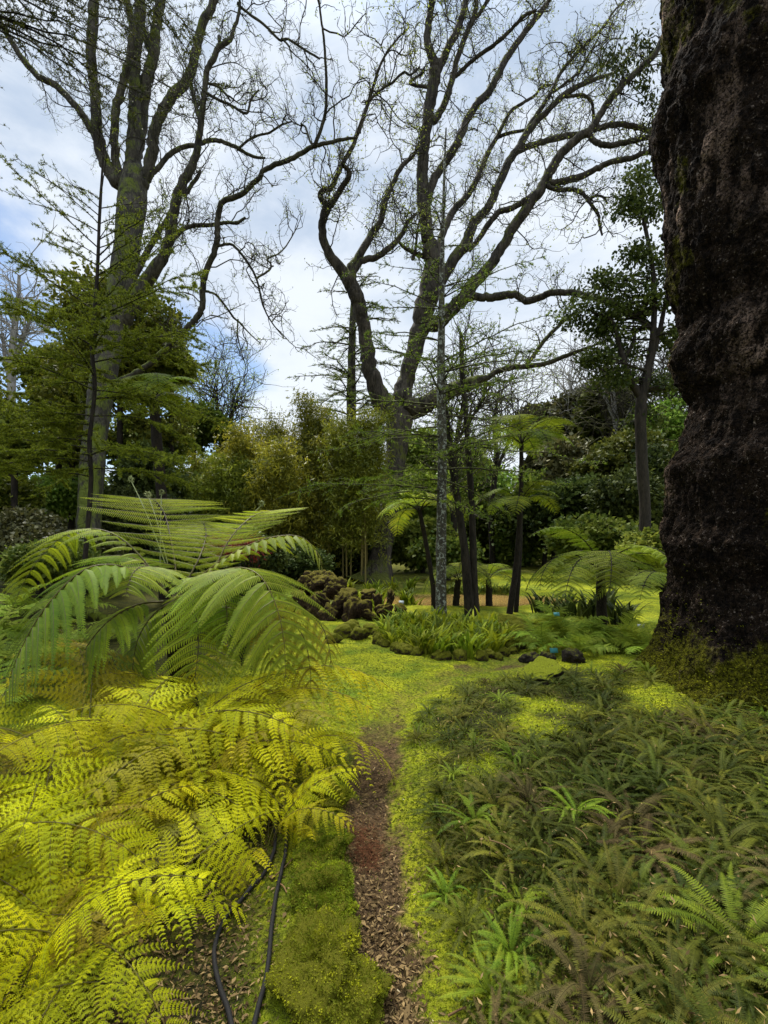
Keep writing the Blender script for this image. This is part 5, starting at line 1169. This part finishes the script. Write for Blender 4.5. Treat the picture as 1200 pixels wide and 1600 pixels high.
# the dark evergreen with separate foliage pads, right
leafy_tree('dark_evergreen', 'dark evergreen with open pads of leaves on a forked crooked stem', 18.0, [(1006,885,9),(1008,800,8.4),(1003,720,8.2),(1001,660,8.6),(1003,618,8),(1012,580,6.4),(1020,530,5),(1022,450,3.8),(1016,395,3),(1007,350,2.6),(1000,310,2)],
    [(1003,285,38,26),(985,318,26,16),(1018,320,30,18),(1034,420,34,22),(972,452,40,26),(1002,478,34,22),(938,512,30,18),(975,540,42,24),(903,486,34,20),(942,440,34,16),(1046,465,26,18),(958,500,34,22),(995,395,22,14),(1052,525,22,20),(960,592,30,18),(930,560,20,14),(1048,600,28,22),(1010,650,34,22)], 20, 26, .11, .036, .20, 101, 'leaf_dark', limb_n=5, shell=.2)
stm = [o for o in COL.objects if o.name.startswith('dark_evergreen')][0]
for pts in ([(1002,622,6),(986,596,5.4),(974,562,4.4),(966,535,3.4),(955,500,2.6),(925,488,1.8)], [(1008,600,6),(1016,566,5),(1030,520,4),(1040,470,3),(1046,440,2)], [(974,562,3),(990,535,2.6),(992,520,2)]):
    S = smooth_line(np.array(pts, float), 5); k = 18.0 / F; P = np.stack([(S[:, 0] - CX) * k, np.full(len(S), 18.0), CAMZ + (HY - S[:, 1]) * k], -1); mb = MB(); tubes(mb, P, S[:, 2] * k, 8); mb.build('limb', M['bark_dark'], stm, np.array(stm.location), smooth=True)

# round topped conifers, far right of centre
for i, (px, top, w, Y, lab) in enumerate([(836,640,27,44,'round topped dark conifer beside the tall slim tree fern, leftmost of its row'),(886,622,26,47,'round topped dark conifer second in the far row'),(915,612,26,48,'tallest of the round topped conifers in the far row'),(868,655,16,50,'small round topped conifer between two bigger ones'),(948,600,34,42,'broad dark conifer right of the round topped row')]):
    big = i == 4
    bl = [(px, top + w * .75, w, w * .75), (px - w * .3, top + w * 1.5, w * .85, w * .6), (px + w * .35, top + w * 1.7, w * .8, w * .6)]
    if big: bl += [(px - 8, 680, 44, 40), (px + 12, 720, 44, 40), (px, 650, 42, 34)]
    else: bl += [(px + 6, top + w * 3.2, w * .5, w * .35), (px - 5, top + w * 4.2, w * .55, w * .4)]
    leafy_tree('round_conifer', lab, Y, [(px + 4, 880, 4), (px + 3, 760, 3.6), (px, top + w, 2.4)], bl, 60, 30, .42, .12, .34, 110 + i, 'leaf_olive' if not big else 'leaf_conifer', flat=.6, group='round topped conifers')
# shrubs and trees behind the pond and at the right
SHR = [(905,800,70,60,27,'leaf_dark','dark rounded shrub behind the wide tree fern'),(850,815,55,48,29,'leaf_dark','dark shrub on the lawn edge behind the tall slim tree fern'),(985,790,60,70,24,'leaf_dark','dark leafy shrub left of the enormous trunk'),(1035,780,50,80,26,'leaf_dark','tall dark shrub touching the outline of the enormous trunk'),(955,745,60,50,30,'leaf_conifer','olive evergreen shrub in the middle of the right thicket'),(1035,680,48,44,33,'leaf_bright','bright green tree crown beside the enormous trunk'),(905,738,52,38,33,'leaf_olive','brownish olive shrub below the round topped conifers'),(1000,715,55,45,32,'leaf_conifer','dull evergreen behind the crooked stem'),(940,840,70,34,22,'leaf_mid','low mid green shrub at the back of the right bed'),(1030,850,60,34,18,'leaf_mid','low leafy shrub at the foot of the dark evergreen'),(800,845,34,30,30,'leaf_mid','round green shrub beyond the pond'),(865,760,34,30,36,'leaf_mid','shrub under the round conifers'),(760,815,40,42,34,'leaf_mid','shrub beyond the pond behind the dark twin stems'),
       (690,780,52,66,29,'leaf_bright','fresh green small tree right of the great forked trunk'),(660,845,40,34,25,'leaf_mid','shrub right of the great forked trunk foot'),(735,740,40,46,36,'leaf_bright','light green tree far behind the slender sapling'),(655,720,34,44,34,'leaf_bright','light green tree just right of the great trunk'),(700,860,30,18,21,'leaf_mid','low mound of leaves at the pond side')]
for i, (px, py, rx, rz, Y, lm, lab) in enumerate(SHR):
    rng = np.random.default_rng(900 + i); bl = [(px + rng.normal() * rx * .4, py + rng.normal() * rz * .35, rx * rng.uniform(.45, .7), rz * rng.uniform(.4, .65)) for _ in range(7)]
    sc = Y / 26; leafy_tree('leafy_shrub' if rz < 60 else 'leafy_tree', lab, Y, [(px, HY + CAMZ * F / Y, 4), (px + 3, py + rz * .3, 3), (px, py, 2)], bl, 46 if lm != 'leaf_bright' else 30, 26, .20 * sc, .07 * sc, .27 * sc, 130 + i, lm, cat='shrub' if rz < 60 else 'tree')
# left thicket
LTH = [(185,560,120,110,21,'leaf_cypress','broad dark evergreen behind the tall bare tree'),(90,600,70,60,24,'leaf_cypress','dark evergreen crown at the left of the tall bare trunk'),(265,560,60,60,22,'leaf_cypress','dark evergreen shoulder under the long curved limb'),(55,775,60,36,22,'leaf_bright','bright green bush seen between trunks at the left'),(20,690,46,44,15,'leaf_cypress','dark branchy evergreen at the left edge'),(40,850,70,44,13,'leaf_olive','low brown green thicket at the left edge'),(245,770,64,80,19,'leaf_dark','dark shrub behind the broad tree fern'),(325,790,50,56,21,'leaf_mid','mid green shrub left of the golden bamboo'),(205,800,60,60,17,'leaf_dark','nearly black shrub behind the rising tree fern frond'),(355,735,40,60,30,'leaf_mid','tree left behind the bamboo grove'),(300,680,36,44,28,'leaf_mid','soft green tree behind the palm like tree fern'),(90,880,60,30,11.5,'leaf_mid','low shrub at the foot of the tall bare tree'),(470,880,40,22,17,'leaf_dark','dark undergrowth shrub at the foot of the bamboo'),(400,880,40,24,16,'leaf_dark','dark shrub right of the broad tree fern'),(-60,640,90,110,20,'leaf_cypress','big evergreen beyond the left edge'),(535,860,40,34,21.5,'leaf_dark','dark shrub left of the great forked trunk'),(110,690,60,40,23,'leaf_cypress','dark evergreen lower crown behind the tall bare trunk')]
LTH += [(60,870,60,34,10,'leaf_mid','tangled green shrub low at the left behind the ferns'),(150,860,50,34,12.5,'leaf_olive','brown green shrub around the tall bare trunk foot'),(290,860,60,40,12,'leaf_dark','dark shrub right behind the broad tree fern crown'),(370,850,46,40,14,'leaf_dark','dark shrub behind the red leaved shrub'),(215,700,54,60,24,'leaf_cypress','dark evergreen between tall bare trunk and palm like fern'),(300,780,50,60,26,'leaf_mid','green tree behind the dark left shrubs'),(-30,790,70,70,16,'leaf_cypress','evergreen thicket cut by the left edge'),(120,770,50,60,27,'leaf_mid','green shrub glimpsed left of the tall bare trunk')]
for i, (px, py, rx, rz, Y, lm, lab) in enumerate(LTH):
    rng = np.random.default_rng(950 + i); bl = [(px + rng.normal() * rx * .38, py + rng.normal() * rz * .38, rx * rng.uniform(.4, .65), rz * rng.uniform(.3, .5)) for _ in range(10 if rx > 100 else 7)]
    sc = Y / 22; leafy_tree('leafy_shrub' if rz < 60 else 'leafy_tree', lab, Y, [(px, HY + CAMZ * F / Y, 5), (px + 3, py + rz * .3, 4), (px, py - rz * .3, 2)], bl, 60, 26, .17 * sc, .05 * sc, .24 * sc, 160 + i, lm, cat='shrub' if rz < 60 else 'tree')
# feathery conifer rising behind the bamboo
rng = np.random.default_rng(5); brs = []
for i in range(60):
    py = 420 + 330 * (i / 59); L = (1.2 + 4.2 * ((py - 400) / 330) ** .8) * rng.uniform(.6, 1.1); brs.append((py, rng.uniform(0, 360), min(L, 4.6), .25, .22, .55))
needle_tree('feathery_conifer', 'tall feathery conifer rising behind the golden bamboo grove', [(552,885,9),(551,780,8.4),(549,650,7.6),(550,540,6),(552,470,4),(555,415,2)], 29, brs, 47, M['bark_left'], M['leaf_mid'], .13, .22, 12, 5, tr_col=M['bark_twig'], rbr=.04)

# golden bamboo grove
def bamboo(name, label, px, Y, top, ncane, spread, seed, leafm):
    rng = np.random.default_rng(seed); k = Y / F; x0 = (px - CX) * k; z0 = float(gh(x0, Y)); H = (CAMZ + (HY - top) * k - z0) * 1.17
    root = thing(name, label, 'bamboo', (x0, Y, z0), 'golden bamboo grove'); lf = MB()
    for c in range(ncane):
        h = H * rng.uniform(.72, 1.0); lean = rng.normal(size=2) * spread * .5; s = np.linspace(0, 1, 9)[:, None]
        st = A(rng.normal() * spread * .4, rng.normal() * spread * .4, -.05); P = st + A(0, 0, 1) * (s * h - .18 * h * s ** 4) + A(lean[0], lean[1], 0) * s ** 2.2
        mb = MB(); tubes(mb, P, np.linspace(.035, .010, 9), 6); mb.build('culm', M['culm'], root, smooth=True)
        n = int(210 * (h / 6)); u = rng.beta(2.4, 1.5, n) * .85 + .15; nodes = interp_line(P, u) + rng.normal(size=(n, 3)) * A(.5, .5, .2) * (1.15 - .6 * u[:, None])
        m = 15; kk = np.repeat(np.arange(n), m); pos = nodes[kk] + rng.normal(size=(n * m, 3)) * .11; t = rng.uniform(.1, .9, n)[kk]
        leaves(lf, pos, rng.normal(size=pos.shape) * .7 - A(0, 0, .45), rng.normal(size=pos.shape) + A(0, 0, .8), rng.uniform(.12, .26, len(pos)), rng.uniform(.016, .026, len(pos)), np.clip(t + rng.normal(size=len(pos)) * .15, 0, 1))
    lf.build('foliage', M[leafm], root); return root
for i, (px, Y, top, n, sp, lm, lab) in enumerate([(355,20,690,6,1.0,'bamboo_green','greenish bamboo clump leftmost in the golden grove'),(392,21,645,8,1.1,'bamboo_leaf','full golden bamboo clump with a rounded top left in the grove'),(432,20,665,7,1.0,'bamboo_leaf','brown gold bamboo clump in the middle of the grove'),(462,23,630,6,.8,'bamboo_leaf','slim golden bamboo behind the middle clump'),(486,22,588,6,.9,'bamboo_leaf','tallest golden bamboo with a plume against the sky'),(512,21,660,7,1.0,'bamboo_leaf','golden bamboo clump right of the tallest plume'),(552,19.5,615,7,.9,'bamboo_green','green gold bamboo next to the great forked trunk'),(582,24,700,6,.9,'bamboo_green','bamboo partly behind the great forked trunk'),(415,24,640,6,1.2,'bamboo_leaf','dim bamboo clump farther back in the grove'),(330,23,700,6,1.1,'bamboo_green','low green bamboo at the left end of the grove'),(530,24,640,6,1.1,'bamboo_green','bamboo clump behind the feathery conifer foot')]):
    bamboo('bamboo', lab, px, Y, top, n, sp, 210 + i, lm)

# red leaved shrub behind the tree fern
def red_shrub():
    rng = np.random.default_rng(8); root_p = at(378, 858, 6.4); b = A(root_p[0], root_p[1], gh(root_p[0], root_p[1])); root = thing('red_shrub', 'small red leaved shrub seen between the tree fern fronds', 'shrub', b)
    mb = MB(); cs = crown(mb, [(root_p, A(.32, .25, .10)), (at(345, 852, 6.5), A(.2, .2, .07))], 26, 34, .06, .008, .06, rng); mb.build('foliage', M['leaf_red'], root, b)
    wb = MB()
    for q in cs[::3]: tubes(wb, smooth_line(np.array([b, (b + q) / 2 + rng.normal(size=3) * .05, q]), 3), np.linspace(.012, .004, 7), 5)
    wb.build('stems', M['bark_dark'], root, b)
red_shrub()

# the wood beyond: reads as one dim mass between the nearer trees
def far_wood():
    rng = np.random.default_rng(99); mb = MB()
    for row, (Y, h, n) in enumerate([(58, 8.5, 150), (72, 11, 150), (40, 4.2, 120)]):
        for i in range(n):
            x = (i / n - .5) * Y * 3.2 + rng.normal() * 1.2; Yy = Y + rng.normal() * 3; hh = h * rng.uniform(.6, 1.1); r = rng.uniform(1.8, 3.2)
            m = 110; u = rand_unit(rng, m); pos = A(x, Yy, .3 + hh * .5) + u * A(r, r, hh * .55) * rng.uniform(.7, 1, size=(m, 1)); t = np.clip(rng.uniform(.1, .8) + rng.normal(size=m) * .15, 0, 1)
            leaves(mb, pos, rng.normal(size=pos.shape), rng.normal(size=pos.shape) + A(0, -.4, .6), rng.uniform(.7, 1.5, m), rng.uniform(.25, .5, m), t)
    tag(mb.build('far_woods', M['leaf_mid']), 'dim green wood closing the garden behind the trees', 'wood', kind='stuff')
far_wood()
